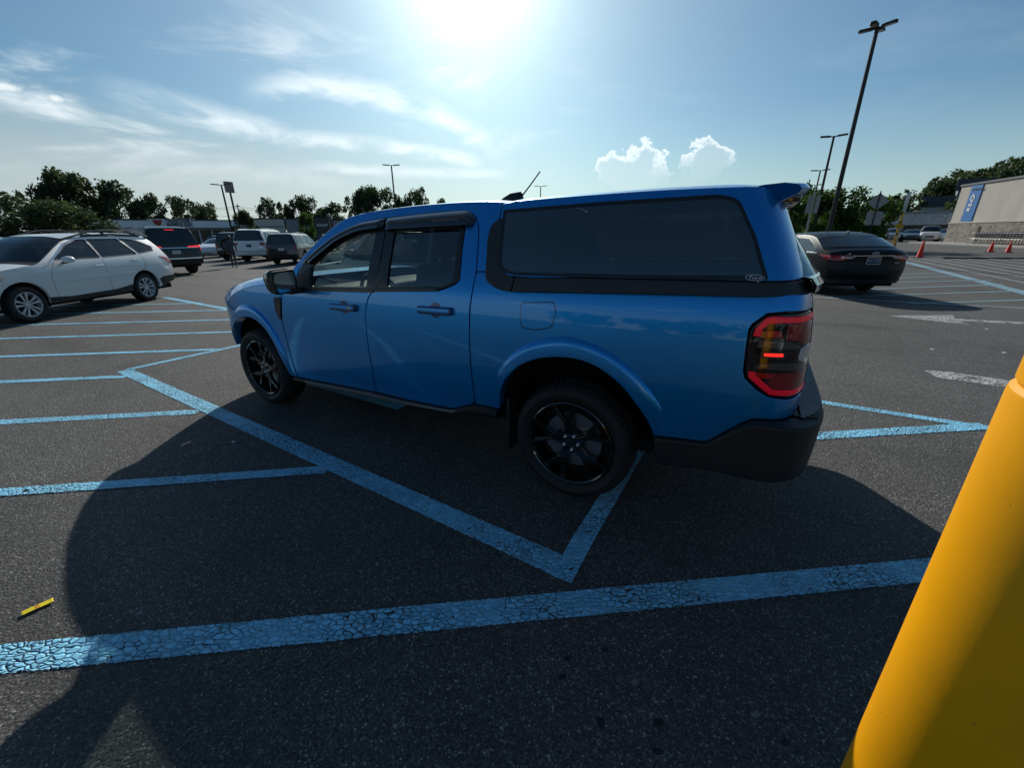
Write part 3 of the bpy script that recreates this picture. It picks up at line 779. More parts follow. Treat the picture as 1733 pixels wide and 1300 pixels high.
    panel('reflector', [(-.862, 1.124), (-.919, 1.126), (-.931, 1.100), (-.866, 1.097)], body, M['tailred'], lamp, sgn=sg, res=.03, off=-.001, bev=.002, dep=.004)
    panel('indicator', [(-.845, 1.122), (-.861, 1.123), (-.865, 1.096), (-.846, 1.094)], body, M['tailamber'], lamp, sgn=sg, res=.03, off=-.001, bev=.002, dep=.004)
    panel('reflector', [(-.848, .943), (-.930, .946), (-.918, .923), (-.870, .917)], body, M['tailred'], lamp, sgn=sg, res=.03, off=-.001, bev=.002, dep=.004)
    panel('lens_upper', [(-.945, 1.155), (S_END - .022, 1.155), (S_END - .022, 1.062), (-1.06, 1.062), (-1.02, 1.085), (-.945, 1.09)], body, M['taildeep'], lamp, sgn=sg, res=.03, off=-.0018, bev=.002, dep=.004)
    panel('lens_lower', [(-.94, .948), (S_END - .022, .948), (S_END - .022, .872), (-1.03, .872), (-.93, .878), (-.90, .905)], body, M['taildeep'], lamp, sgn=sg, res=.03, off=-.0018, bev=.002, dep=.004)
    panel('marker_light', rounded([(-.868, 1.030), (-.942, 1.034), (-.945, 1.021), (-.872, 1.018)], .003, 2), body, M['redlit'], lamp, sgn=sg, res=.03, off=.001, bev=.001, dep=.006)
    panel('marker_bezel', rounded([(-.855, 1.038), (-.952, 1.043), (-.965, 1.026), (-.955, 1.010), (-.858, 1.008)], .008, 3), body, M['blacktrim'], lamp, sgn=sg, res=.03, off=-.001, bev=.002, dep=.006)
    panel('lamp_bridge', [(-.840, .962), (-.862, .985), (-.95, .994), (-1.06, .984), (S_END - .03, .975), (S_END - .03, .955), (-.98, .958)], body, M['lampgrey'], lamp, sgn=sg, res=.03, off=-.0015, bev=.003, dep=.006)
    panel('lamp_bridge', [(-.835, 1.085), (-.96, 1.085), (-1.03, 1.060), (-1.02, 1.048), (-.845, 1.052)], body, M['lampgrey'], lamp, sgn=sg, res=.03, off=-.002, bev=.003, dep=.006)
    panel('reversing_light', rounded([(-1.028, 1.000), (-1.036, 1.050), (-1.10, 1.055), (S_END - .03, 1.052), (S_END - .03, .985), (-1.09, .980)], .006, 2), body, M['lampclear'], lamp, sgn=sg, res=.025, off=.0005, bev=.003, dep=.008)
    # mirror
    mr = MB()
    T = Matrix.Translation((2.215, 1.045 * sg, 1.200)) @ Matrix.Rotation(R_(6 * sg), 4, 'Z')
    prof = rounded([(-.105, -.070), (.075, -.088), (.098, .02), (.080, .078), (-.098, .086)], .035, 4)
    rows = []
    for dx, k_ in ((-.004, .93), (-.006, 1.0), (.03, 1.03), (.08, .95), (.115, .78), (.135, .50), (.14, .05)):
        rows.append([tuple(T @ Vector((dx, v * k_ * sg, w * k_ + .0))) for v, w in prof])
    hs = grid('mirror_housing', rows, M['blackplastic'], TRUCK, R_(50), cyc=True)
    hd = MB().prism([(v * .88 + .002, w * .86) for v, w in prof], -.008, -.0035, lambda u, v, h: T @ Vector((h, u * sg, v))).build('mirror_glass', M['mirror'], hs, None)
    cap_rows = []
    for dx, k_ in ((.045, 1.045), (.085, .965), (.12, .79), (.14, .50), (.146, .05)):
        cap_rows.append([tuple(T @ Vector((dx, v * k_ * sg, w * k_ + .004))) for v, w in prof if w > -.02])
    grid('mirror_cap', cap_rows, M['mirrorcap'], hs, R_(50))
    MB().bbox(2.20, 2.30, .86, 1.02, 1.105, 1.150, .015).build('mirror_arm', M['blackplastic'], hs) if sg > 0 else MB().bbox(2.20, 2.30, -1.02, -.86, 1.105, 1.150, .015).build('mirror_arm', M['blackplastic'], hs)
    panel('mirror_mount', [(2.345, 1.118), (2.36, 1.16), (2.31, 1.225), (2.145, 1.30), (2.145, 1.135)], body, M['blackplastic'], TRUCK, sgn=sg, res=.05, off=.004, bev=.004, dep=.01)
    # canopy side
    cs = panel('canopy_side', smoothpoly([(.530, 1.310), (.30, 1.296), (0, 1.305), (-.45, 1.314), (-.85, 1.322), (CAP_END, 1.322)], 3) + smoothpoly([(CAP_END, 1.322), (CAP_END, 1.50), (CAP_END, 1.69)], 6)[1:] + smoothpoly([(CAP_END, 1.69), (-.85, 1.697), (-.3, 1.702), (.392, 1.690), (.530, 1.678)], 3)[1:],
               capsurf, M['blue'], TRUCK, sgn=sg, res=.045, holes=[CAPWIN])
    panel('canopy_window', [tuple(q) for q in offset(np.array(CAPWIN) if area2(CAPWIN) > 0 else np.array(CAPWIN)[::-1], -.003)], capsurf, M['glasscap'], cs, sgn=sg, res=.08, off=-.001, bev=.002, dep=.004)
    # black gasket seen as a rim round the glass
    ow = offset(np.array(CAPWIN) if area2(CAPWIN) > 0 else np.array(CAPWIN)[::-1], .004); iw = offset(np.array(CAPWIN) if area2(CAPWIN) > 0 else np.array(CAPWIN)[::-1], -.014)
    panel('window_gasket', [tuple(q) for q in ow], capsurf, M['blacktrim'], cs, holes=[[tuple(q) for q in iw]], sgn=sg, res=.08, off=.0015, bev=.002, dep=.02)
    # rails inside the canopy
    # black base moulding of the canopy, front corner piece included
    fb = smoothpoly([(.530, 1.600), (.575, 1.560), (.580, 1.48), (.565, 1.40), (.552, 1.300), (.530, 1.264), (.480, 1.236), (.426, 1.222)], 3)
    panel('canopy_base_corner', fb + [(.372, 1.218), (.366, 1.256), (.360, 1.292), (.420, 1.310), (.462, 1.350), (.478, 1.42), (.498, 1.56), (.505, 1.60)], capsurf, M['capblack'], TRUCK, sgn=sg, res=.045, off=.004, bev=.004)
    panel('canopy_base', smoothpoly([(.363, 1.218), (0, 1.233), (-.387, 1.248), (-.937, 1.266), (CAP_END, 1.262)], 3) + [(CAP_END, 1.318)] + smoothpoly([(-.85, 1.318), (-.328, 1.308), (0, 1.302), (.356, 1.293)], 3), capsurf, M['capblack'], TRUCK, sgn=sg, res=.045, off=.004, bev=.004)
    # side of the rear bumper
    def bsurf(a, b, off=0):
        a = np.asarray(a, float); k = np.clip((-.72 - a) / .36, 0, 1); k = k * k * (3 - 2 * k)
        return body(a, b, off) + (body(a, b, .022 + .082 * k) - body(a, b, 0))
    bt2 = smoothpoly([(-.470, .538), (-.612, .555), (-.690, .564), (-.722, .578), (-.80, .658), (-.865, .716), (-.91, .730), (-1.066, .728), (BUMP_END, .728)], 3)
    panel('rear_bumper_side', bt2 + [(BUMP_END, .47)] + smoothpoly([(BUMP_END, .47), (-1.0, .455), (-.77, .425), (-.480, .380)], 3)[1:], bsurf, M['blackplastic'], TRUCK, sgn=sg, res=.045, bev=.012, dep=.10)
    # ribbed step on the bumper corner: pad plus ribs
    return fd, rd, bs
M['sillgrey'] = plain('sill_sheen_plastic', (.11, .113, .115), .45, bump=.2, bscale=600.)  # black plastic with the sky sheen put into its colour
M['bluedeep'] = paint('blue_handle_paint', (.003, .05, .17), .1, .4, .0)  # dark handle colour; on the recess disc it paints shade
M['lampgrey'] = plain('lamp_inner_grey', (.045, .048, .052), .25, .4, coat=1., coatr=.03)
M['capblack'] = plain('canopy_base_plastic', (.022, .023, .025), .45, bump=.2, bscale=500.)
M['mirrorcap'] = plain('mirror_cap_gloss', (.02, .02, .021), .2, coat=.8, coatr=.05)
CAP_END = float(np.interp(.60, CP[:230, 1], CS[:230]))
BUMP_END = float(np.interp(.60, PP[:300, 1], PS[:300]))
CAPWIN = rounded([(.470, 1.346), (.492, 1.50), (.512, 1.642), (-.069, 1.660), (-.715, 1.668), (-.795, 1.645), (-.835, 1.50), (-.848, 1.330), (-.328, 1.316), (.357, 1.306), (.428, 1.318)], [.02, 0, .012, 0, .05, .03, 0, .01, 0, .02, .03], 5)
hero_side(1); hero_side(-1)

# across the top: windscreen, hood, roof, tailgate, canopy roof
def across(name, edge, centre, n, mat, parent, cols=25, surf=body, eo=0.0, smooth=R_(50)):
    "edge: (s, z) on the left skin; centre: (x, z) on the middle line; superelliptic cross curve of exponent n"
    e = surf(np.array([p[0] for p in edge]), np.array([p[1] for p in edge]), eo); u = np.linspace(-1, 1, cols)
    u = np.sign(u) * np.abs(u) ** .75
    rows = []
    for (ex, ey, ez), (cx, cz) in zip(e, centre):
        w = 1 - np.abs(u) ** n
        rows.append(np.stack([ex + (cx - ex) * w, u * ey, ez + (cz - ez) * w], -1))
    return grid(name, rows, mat, parent, smooth)
def rs2(p, k):
    p = np.array(smoothpoly(p, 6)); d = np.r_[0, np.cumsum(np.linalg.norm(np.diff(p, axis=0), axis=1))]; d /= d[-1]; t = np.linspace(0, 1, k)
    return [(a, b) for a, b in zip(np.interp(t, d, p[:, 0]), np.interp(t, d, p[:, 1]))]
roof_e = rs2([(.548, 1.688), (.64, 1.696), (.859, 1.700), (1.238, 1.693), (1.593, 1.673), (1.75, 1.655)], 24)
roof_c = rs2([(.530, 1.705), (.64, 1.716), (.859, 1.722), (1.238, 1.718), (1.593, 1.702), (1.80, 1.688)], 24)
across('roof', roof_e, roof_c, 5, M['blue'], TRUCK)
ws_e = rs2([(1.752, 1.655), (1.821, 1.642), (1.968, 1.583), (2.111, 1.489), (2.288, 1.344), (2.40, 1.24), (2.470, 1.175)], 24)
ws_c = rs2([(1.805, 1.687), (1.90, 1.660), (2.08, 1.585), (2.24, 1.485), (2.45, 1.345), (2.57, 1.25), (2.65, 1.185)], 24)
across('windscreen', ws_e, ws_c, 3.5, M['glass'], TRUCK, eo=-.02)
hd_e = rs2([(2.49, 1.151), (2.62, 1.149), (2.80, 1.136), (2.95, 1.113), (3.12, 1.076), (3.27, 1.031), (3.42, .971), (3.56, .901)], 24)
hd_c = rs2([(2.64, 1.185), (2.80, 1.200), (3.0, 1.195), (3.2, 1.175), (3.4, 1.145), (3.6, 1.10), (3.78, 1.04), (3.90, .96)], 24)
across('hood', hd_e, hd_c, 7, M['blue'], TRUCK)
fr_e = [(3.56, .900), (3.62, .80), (3.65, .66), (3.74, .52), (3.82, .42)]
fr_c = [(3.905, .95), (3.96, .80), (3.975, .66), (3.97, .50), (3.90, .32)]
across('front_bumper', rs2(fr_e, 16), rs2(fr_c, 16), 3.2, M['blackplastic'], TRUCK)
# tailgate and rear face
def rearface(name, z0, z1, mat, off=0.0, y=.70, k=14, parent=TRUCK, surf=body):
    ss = np.linspace(float(np.interp(y, PP[:300, 1], PS[:300])), PS[0], 20); rows = []
    for z in np.linspace(z0, z1, k):
        P = surf(ss, np.full(20, z), off); rows.append(np.concatenate([P, (P * [1, -1, 1])[::-1][1:]]))
    return grid(name, rows, mat, parent, R_(50))
tg = rearface('tailgate', .737, 1.262, M['blue'])
MB().bbox(-1.084, -1.06, -.16, .16, 1.06, 1.14, .008).build('tailgate_handle', M['blackplastic'], tg)
MB().bbox(-1.079, -1.06, -.35, .35, .90, 1.00, .004).build('tailgate_emboss', M['blue'], tg)
# rear bumper centre and its ribbed step
st = TRUCK
BX = -1.175
rows = []
for (x, z) in ((-1.03, .735), (-1.155, .735), (-1.172, .725), (-1.178, .70), (-1.178, .55), (-1.15, .48), (-1.0, .46)):
    rows.append([(x + (.085 * (abs(y) / .80) ** 7 if x < -1.1 else 0), y, z) for y in np.linspace(-.80, .80, 25)])
bp = grid('rear_bumper', rows, M['blackplastic'], TRUCK, R_(40))
cr = []
for t in np.linspace(0, 1, 9):   # rounded bumper corners between the side and the rear face
    pass
for i in range(58):
    y = -.80 + i * 1.60 / 57
    x1 = -1.165 + .085 * (abs(y) / .80) ** 7
    MB().bbox(x1, -1.06, y - .0085, y + .0085, .732, .7415, .003, seg=1).build('step_rib', M['rib'] if 'rib' in M else M.setdefault('rib', plain('step_rib_plastic', (.17, .18, .19), .40)), bp)
MB().bbox(-1.13, -1.05, -.78, .78, .726, .735, .003).build('step_pad', M['blackplastic'], bp)
MB().bbox(-1.186, -1.176, -.26, .26, .52, .68, .004).build('plate_recess', M['blacktrim'], bp)
MB().bbox(-1.190, -1.184, -.15, .15, .53, .68, .003).build('number_plate', M['platewhite'], bp)
# canopy roof, rear glass hatch, spoiler
cre = rs2([(.530, 1.678), (.392, 1.690), (-.3, 1.702), (-.85, 1.697), (CAP_END, 1.69)], 26)
crc = rs2([(.530, 1.708), (.392, 1.722), (-.2, 1.736), (-.6, 1.734), (-.86, 1.718)], 26)
across('canopy_roof', cre, crc, 5, M['blue'], TRUCK, surf=capsurf, smooth=R_(60))
ss = np.linspace(.530, .530, 2)
# front wall of the canopy
P0 = capsurf(np.full(10, .530), np.linspace(1.26, 1.678, 10)); rows = [np.stack([np.full(9, p[0]), np.linspace(p[1], -p[1], 9), np.full(9, p[2])], -1) for p in P0]
grid('canopy_front_wall', rows, M['blackplastic'], TRUCK, R_(50))
# hatch: bulged frameless glass standing proud of the shell
rows = []
for z in np.linspace(1.315, 1.665, 14):
    u = np.linspace(-1, 1, 25); k = (z - 1.315) / .35
    ye = .70 - .12 * k; xb = -1.060 + .72 * (z - 1.315)
    rows.append(np.stack([xb + .055 * np.abs(u) ** 3.5 + .03 * np.abs(u) ** 10, u * ye, np.full(25, z)], -1))
ht = grid('canopy_hatch_glass', rows, M['hatch'] if 'hatch' in M else M.setdefault('hatch', glass('hatch_glass', (.05, .055, .055), 3.6, .03)), TRUCK, R_(60))
rows = []
for z, ex in ((1.272, .0), (1.272, .055), (1.300, .058), (1.330, .036), (1.334, .0)):
    u = np.linspace(-1, 1, 25); rows.append(np.stack([-1.015 - ex + .060 * np.abs(u) ** 4, u * .745, np.full(25, z)], -1))
grid('hatch_sill', rows, M['glossblack'], ht, R_(40))
# inner back wall of the canopy and floor of the bed so that it is a dark volume
rows = []
for z in np.linspace(1.27, 1.69, 8):
    P = capsurf(np.linspace(CAP_END, CS[0], 14), np.full(14, z)) + [.03, 0, 0]; rows.append(np.concatenate([P, (P * [1, -1, 1])[::-1][1:]]))
# spoiler above the hatch
rows = []
for u in np.linspace(-1, 1, 23):
    y = u * .615; d = .018 * abs(u) ** 4; t = abs(u) ** 10
    zc = 1.714 - .022 * abs(u) ** 2.5
    sec = [(-.72, zc + .012), (-.80, zc + .024), (-.875, zc + .028), (-.925, zc + .020), (-.942, zc + .004), (-.935, zc - .012), (-.90, zc - .030), (-.84, zc - .052), (-.79, zc - .062), (-.74, zc - .04)]
    rows.append([(x + .03 * t + d, y * (1 + (z - zc) * 1.3), z - .010) for x, z in sec])
sp = grid('canopy_spoiler', rows, M['blue'], TRUCK, R_(40), cyc=True, caps=True)
MB().bbox(-.905, -.80, -.50, .50, 1.640, 1.672, .006).build('spoiler_underside', M['glossblack'], sp)
for i in range(3):
    MB().bbox(-.915 + i * .02, -.907 + i * .02, -.10, .10, 1.667 - i * .008, 1.675 - i * .008, .002, seg=1).build('brake_light_bar', M['lampclear'], sp)
# oval badge on the canopy window
th = np.linspace(0, 2 * math.pi, 49)[:-1]
def bad(rx, rz, off, name, mat, par): return panel(name, [(-.801 + rx * math.cos(t), 1.3345 + rz * math.sin(t)) for t in th], capsurf, mat, par, res=.012, off=off, bev=.0004, dep=.001)
cwin = [c for c in TRUCK.children if c.name.startswith('canopy_side')][0]
b1 = bad(.036, .0125, .002, 'oval_badge', M['white'], cwin); bad(.0335, .0105, .0032, 'badge_field', M['badgeblue'], b1)
V, F = text_mesh('Ford', .019, .0004, .35, .0006)
# the window is seen with the front of the truck to the left: letters run towards the tail
xs = [v.x for v in V]
P = capsurf(np.array([-.801 - v.x * 1.35 for v in V]), np.array([1.3345 + v.y * .98 for v in V]), .0048)
obj('badge_lettering', P, F, M['white'], b1)
# antenna on the cab roof
an = MB(); rows = []
for (x, hw, z0, h) in ((1.00, .004, 1.715, .020), (.95, .022, 1.715, .055), (.89, .030, 1.715, .082), (.80, .030, 1.715, .090), (.785, .024, 1.715, .075)):
    rows.append([(x, hw, z0), (x, hw * .6, z0 + h * .7), (x, 0, z0 + h), (x, -hw * .6, z0 + h * .7), (x, -hw, z0)])
ab = grid('antenna_base', rows, M['blackplastic'], TRUCK, R_(50), caps=True)
MB().tube([(.79, 0, 1.775), (.72, 0, 1.845), (.645, 0, 1.925)], [.006, .005, .0045], 8).build('antenna_mast', M['blackplastic'], ab)
# floor pan, cabin and seats
MB().box(-.80, 3.55, -.80, .80, .38, .44).build('floor_pan', M['well'], TRUCK, None)
MB().box(-1.0, .60, -.44, .44, .44, .86).box(.45, 2.62, -.80, .80, .44, .50).box(2.64, 3.5, -.44, .44, .42, .95).build('inner_floor', M['well'], TRUCK, None)
MB().box(.56, .60, -.80, .80, .45, 1.28).build('cab_rear_wall', M['cabin2'], TRUCK, None)
ds = MB(); ds.bbox(2.10, 2.62, -.78, .78, .80, 1.10, .06, seg=3).bbox(1.98, 2.14, .22, .56, .98, 1.12, .05, seg=3); ds.build('dashboard', M['cabin2'], TRUCK, R_(40))
MB().lathe([(.185 + .016 * math.cos(t), .016 * math.sin(t)) for t in np.linspace(0, 2 * math.pi, 9)], 40, 'z', Matrix.Translation((1.93, .39, 1.05)) @ Matrix.Rotation(R_(-62), 4, 'Y')).build('steering_wheel', M['cabin2'], TRUCK, R_(60))
def seat(x, y, w):
    r = MB(); r.bbox(x - .05, x + .48, y - w / 2, y + w / 2, .62, .78, .05, seg=3)
    r.bbox(-.07, .07, -w / 2, w / 2, 0, .62, .05, Matrix.Translation((x - .03, y, .72)) @ Matrix.Rotation(R_(-14), 4, 'Y'), seg=3)
    s = r.build('seat', M['cabin'], TRUCK, R_(50))
    MB().bbox(-.05, .05, -.13, .13, 0, .19, .04, Matrix.Translation((x - .20, y, 1.36)) @ Matrix.Rotation(R_(-12), 4, 'Y'), seg=3).build('headrest', M['cabin'], s, R_(50))
for y in (-.38, .38): seat(1.42, y, .50)
for y in (-.42, .42): seat(.78, y, .60)
MB().bbox(1.86, 1.89, -.12, .12, 1.48, 1.54, .012).build('rear_view_mirror', M['cabin2'], TRUCK)
MB().tube([(0, .62, .355), (0, -.62, .355)], .05, 10).tube([(3.076, .62, .355), (3.076, -.62, .355)], .04, 10).build('axles', M['well'], TRUCK)
MB().tube([(-.2, -.35, .36), (-.9, -.55, .34), (-1.1, -.55, .33)], .03, 10).build('exhaust_pipe', M['disc'], TRUCK)
hw = wheel_parts('black_y', 'wheel', .362, .262, .235)
V = []; F = []
for side_, word in ((math.pi / 2 + .25, 'GOODYEAR'),):
    tv, tf = text_mesh(word, .036, .0, 0, .0008); L_ = max(v.x for v in tv) - min(v.x for v in tv)
    for v in tv:
        r = .318 + v.y; a = side_ - v.x * 1.25 / .318
        V.append((r * math.cos(a), .1235 + .0012, r * math.sin(a)))
    F = tf
# seen from +y the x axis runs the other way, so mirror the angle
V = [(-x, y, z) for x, y, z in V]
obj('tyre_lettering', V, F, M['tyretext'] if 'tyretext' in M else M.setdefault('tyretext', plain('tyre_letter_rubber', (.030, .030, .031), .55)), hw)
place_wheel(hw, TRUCK, 0, .785, .360, 1, 0, R_(12), first=True)
place_wheel(hw, TRUCK, 0, -.785, .360, -1, 0, R_(40))
place_wheel(hw, TRUCK, 3.076, .785, .360, 1, R_(0), R_(-14))
place_wheel(hw, TRUCK, 3.076, -.785, .360, -1, R_(0), R_(5))
# ------------------------------------------------------------------ ground, asphalt, paint
t = MT('meadow_ground'); t.set(color=t.ramp(t.noise(t.co(), .3, 6), [(.3, (.035, .05, .018)), (.7, (.07, .085, .03))]), rough=.95); M['meadow'] = t.m
GR = obj('ground', [(-1500, -800, -.03), (1500, -800, -.03), (1500, 1800, -.03), (-1500, 1800, -.03)], [(0, 1, 2, 3)], M['meadow']); tag(GR, kind='structure')
def asphalt_nodes(t):
    "colour, height of worn asphalt: stones in dark binder, sealed and stained areas"
    co = t.co()
    big = t.noise(co, .22, 5, .6); mid = t.noise(co, 1.3, 5, .6)
    v1 = t.vor(co, 165., 'F1', 'Color'); s1 = t.n('ShaderNodeSeparateColor'); t.L.new(v1, s1.inputs[0])
    v2 = t.vor(co, 90., 'F1', 'Distance'); g = t.noise(co, 420., 2, .6)
    stone = t.ramp(s1.outputs[0], [(0, .45), (.55, .88), (.84, 1.28), (.96, 2.2), (1.0, 4.6)])
    c = t.mix(1., (.092, .090, .086), stone, 'MULTIPLY')
    c = t.mix(1., c, t.ramp(g, [(.3, .45), (.7, 1.55)]), 'MULTIPLY')
    c = t.mix(1., c, t.ramp(big, [(.3, .80), (.7, 1.18)]), 'MULTIPLY')
    c = t.mix(1., c, t.ramp(mid, [(.28, .78), (.5, 1.0), (.75, 1.14)]), 'MULTIPLY')
    # pale scuffs and dark drips
    sc = t.rng(t.noise(t.map(co, (1.0, 2.2, 1), (0, 0, .5)), 3.1, 7, .68), .66, .80)
    c = t.mix(t.math('MULTIPLY', sc, .40), c, (.15, .145, .135))
    dr = t.rng(t.vor(t.map(co, (1, 1, 1), (0, 0, 0), (3, 1, 0)), 1.15), .055, .02)
    c = t.mix(t.math('MULTIPLY', dr, .65), c, (.012, .012, .012))
    # wheel tracks along the stalls, polished and darker, and a sealed seam or two
    rot = t.map(co, (1, 1, 1), (0, 0, R_(30.0)))
    sxx = t.n('ShaderNodeSeparateXYZ'); t.L.new(rot, sxx.inputs[0])
    trk = t.math('SINE', t.math('MULTIPLY', t.math('ADD', sxx.outputs[1], t.math('MULTIPLY', mid, .5)), 3.7)); trk = t.math('MULTIPLY', t.rng(trk, .55, 1.0), t.rng(t.noise(co, .6, 4, .6), .42, .62))
    c = t.mix(t.math('MULTIPLY', trk, .40), c, (.030, .030, .031))
    oil = t.rng(t.noise(t.map(co, (1.2, 1.2, 1), (0, 0, 0), (5, 2, 0)), .9, 6, .7), .64, .74); c = t.mix(t.math('MULTIPLY', oil, .45), c, (.020, .020, .021))
    h = t.math('ADD', t.math('MULTIPLY', t.rng(v2, .0, .7, 1, 0, False), .7), t.math('MULTIPLY', g, .5))
    return c, h
t = MT('worn_asphalt'); c, h = asphalt_nodes(t); t.set(color=c, rough=.82, spec=.35); t.bump(h, .85, .006); M['asphalt'] = t.m
lot = []
def lotbox(): pass
LOT = obj('parking_lot', [(-95, -60, 0), (110, -60, 0), (110, 130, 0), (-95, 130, 0)], [(0, 1, 2, 3)], M['asphalt']); tag(LOT, kind='structure')
def paintmat(name, col, wear, worn=.15, crack=1.0):
    t = MT(name); co = t.co(); uv = t.co('UV')
    wrp = t.noise(co, 9., 3, .5, 0., 'Color'); vm = t.n('ShaderNodeVectorMath', operation='MULTIPLY_ADD'); t.L.new(wrp, vm.inputs[0]); vm.inputs[1].default_value = (.05, .05, 0); t.L.new(co, vm.inputs[2])
    cr = t.vor(t.map(vm.outputs[0], (.75, 1.25, 1), (0, 0, .2)), 40., 'DISTANCE_TO_EDGE')
    pl = t.vor(t.map(vm.outputs[0], (.75, 1.25, 1), (0, 0, .2)), 40., 'F1', 'Color'); ps = t.n('ShaderNodeSeparateColor'); t.L.new(pl, ps.inputs[0])
    zone = t.rng(t.noise(co, 2.3, 3), .35, .6)
    wid = t.math('ADD', t.math('MULTIPLY', t.math('MULTIPLY', zone, t.noise(co, 25., 3)), .085 * crack), .004)
    crack_m = t.math('LESS_THAN', cr, wid)
    chips = t.math('GREATER_THAN', t.noise(co, 42., 5, .7), .70 - worn * .2)
    sx = t.n('ShaderNodeSeparateXYZ'); t.L.new(uv, sx.inputs[0])
    edge = t.math('GREATER_THAN', t.math('ADD', t.math('ABSOLUTE', sx.outputs[1]), t.math('MULTIPLY', t.math('SUBTRACT', t.noise(co, 55., 5, .75), .5), .42)), .93)
    big = t.math('GREATER_THAN', t.math('ADD', t.noise(co, 5.5, 6, .72), wear), .86)
    hole = t.math('MAXIMUM', t.math('MAXIMUM', crack_m, chips), t.math('MAXIMUM', edge, big))
    c = t.mix(1., col, t.ramp(ps.outputs[0], [(0, .82), (1, 1.14)]), 'MULTIPLY')
    c = t.mix(1., c, t.ramp(t.noise(co, 260., 2), [(.3, .86), (.7, 1.12)]), 'MULTIPLY')
    c = t.mix(t.rng(t.noise(co, 1.7, 5, .65), .5, .8, 0, .35), c, (.10, .10, .10))
    t.set(color=c, rough=.62, spec=.4)
    dome = t.rng(cr, .0, .22, 0., 1.)
    t.bump(t.math('ADD', dome, t.math('MULTIPLY', t.noise(co, 300., 2), .25)), .8, .010)
    tr = t.n('ShaderNodeBsdfTransparent'); mx = t.n('ShaderNodeMixShader'); t.L.new(hole, mx.inputs[0]); t.L.new(t.b.outputs[0], mx.inputs[1]); t.L.new(tr.outputs[0], mx.inputs[2]); t.L.new(mx.outputs[0], t.out.inputs[0])
    return t.m
M['linepaint'] = paintmat('blue_line_paint', (.25, .66, .92), 0.07)
M['linepaintfar'] = paintmat('faded_blue_line_paint', (.30, .50, .60), .12, .5, .5)
M['linewhite'] = paintmat('worn_white_line_paint', (.66, .67, .66), .285, .85, .6)
M['linepale'] = paintmat('pale_line_paint', (.42, .47, .50), .16, .6, .5)
_lz = [0]
def stripe(pts, w, mat, name='painted_line', z=None):
    "a painted strip along a polyline; v runs from -1 to 1 across it"
    pts = [np.array(p, float) for p in pts]; V = []; UV = []
    _lz[0] += 1; z = z or .004 + .0004 * (_lz[0] % 5)
    out = []; d = 0
    for i in range(len(pts) - 1):
        k = max(1, int(np.linalg.norm(pts[i + 1] - pts[i]) / .5))
        for j in range(k): out.append(pts[i] + (pts[i + 1] - pts[i]) * j / k)
    out.append(pts[-1]); n = len(out)
    for i, p in enumerate(out):
        a = out[min(i + 1, n - 1)] - out[max(i - 1, 0)]; a /= np.linalg.norm(a); q = np.array([-a[1], a[0]])
        if i: d += np.linalg.norm(p - out[i - 1])
        for s in (-1, 1): V.append((*(p + q * s * w / 2), z)); UV.append((d, s))
    F = [(2 * i, 2 * i + 2, 2 * i + 3, 2 * i + 1) for i in range(n - 1)]
    o = obj(name, V, F, mat); me = o.data; uv = me.uv_layers.new(name='UVMap')
    for l in me.loops: uv.data[l.index].uv = UV[l.vertex_index]
    tag(o, kind='structure'); return o
def patch(poly, mat, name='painted_arrow', z=.0048):
    T = tri2d(poly); o = obj(name, [(x, y, z) for x, y in poly], T, mat); uv = o.data.uv_layers.new(name='UVMap')
    for l in o.data.loops: uv.data[l.index].uv = (0, 0)
    if o.data.polygons[0].normal.z < 0: o.data.flip_normals()
    tag(o, kind='structure'); return o
B_ = M['linepaint']
stripe([(-7.0, .63), (2.75, 1.585)], .140, B_)
stripe([(-4.72, 4.755), (.255, 1.535)], .150, B_)
stripe([(.215, 1.475), (.40, 1.80), (1.25, 3.22)], .115, B_)
stripe([(-8.0, 1.68), (-1.28, 2.452)], .105, B_)
stripe([(-9.0, 2.80), (-2.90, 3.475)], .115, B_)
stripe([(-10.0, 3.92), (-4.48, 4.525)], .115, B_)
stripe([(-10.5, 5.13), (-4.22, 5.695)], .115, B_)
stripe([(-11, 6.30), (-3.55, 6.93)], .115, B_)
stripe([(-11.5, 7.47), (-4.6, 7.98)], .115, B_)
stripe([(-11.5, 8.75), (-6.15, 9.03)], .115, B_)
stripe([(-11.5, 9.85), (-7.75, 10.06)], .115, B_)
stripe([(-4.70, 4.79), (-4.05, 5.88), (-3.30, 7.2)], .115, B_)
stripe([(-9.35, 11.2), (-6.13, 9.04), (-3.35, 7.16)], .16, B_)
stripe([(-2.6, 4.50), (-1.02, 3.53)], .17, B_)
stripe([(1.9, 4.13), (3.87, 2.945)], .105, B_)
stripe([(1.2, 2.75), (3.86, 3.00)], .125, B_)
P_ = M['linepale']; W_ = M['linewhite']; FB = M['linepaintfar']
stripe([(19.6, 21.3), (9.6, 5.3)], .34, FB)
for a, b, q in (((21.64, 23.44), (12.5, 8.0), P_), ((22.3, 23.2), (15.0, 10.8), P_), ((23.0, 23.2), (16.5, 12.2), P_), ((23.8, 23.2), (18.2, 13.7), P_), ((24.5, 23.2), (19.6, 14.9), P_), ((25.6, 23.2), (21.2, 16.2), P_), ((26.7, 23.2), (22.7, 17.0), P_)):
    stripe([a, b], .13, q)
for a, b in (((13.2, 14.95), (15.9, 15.27)), ((12.2, 13.72), (15.2, 14.23)), ((11.0, 12.53), (14.9, 12.96)), ((9.3, 11.13), (14.0, 11.86)), ((7.6, 9.90), (13.1, 10.56)), ((8.6, 8.88), (12.1, 9.22))):
    stripe([a, b], .11, FB)
stripe([(5.2, 11.1), (7.58, 9.71), (8.92, 8.92), (10.9, 7.77)], .13, P_)
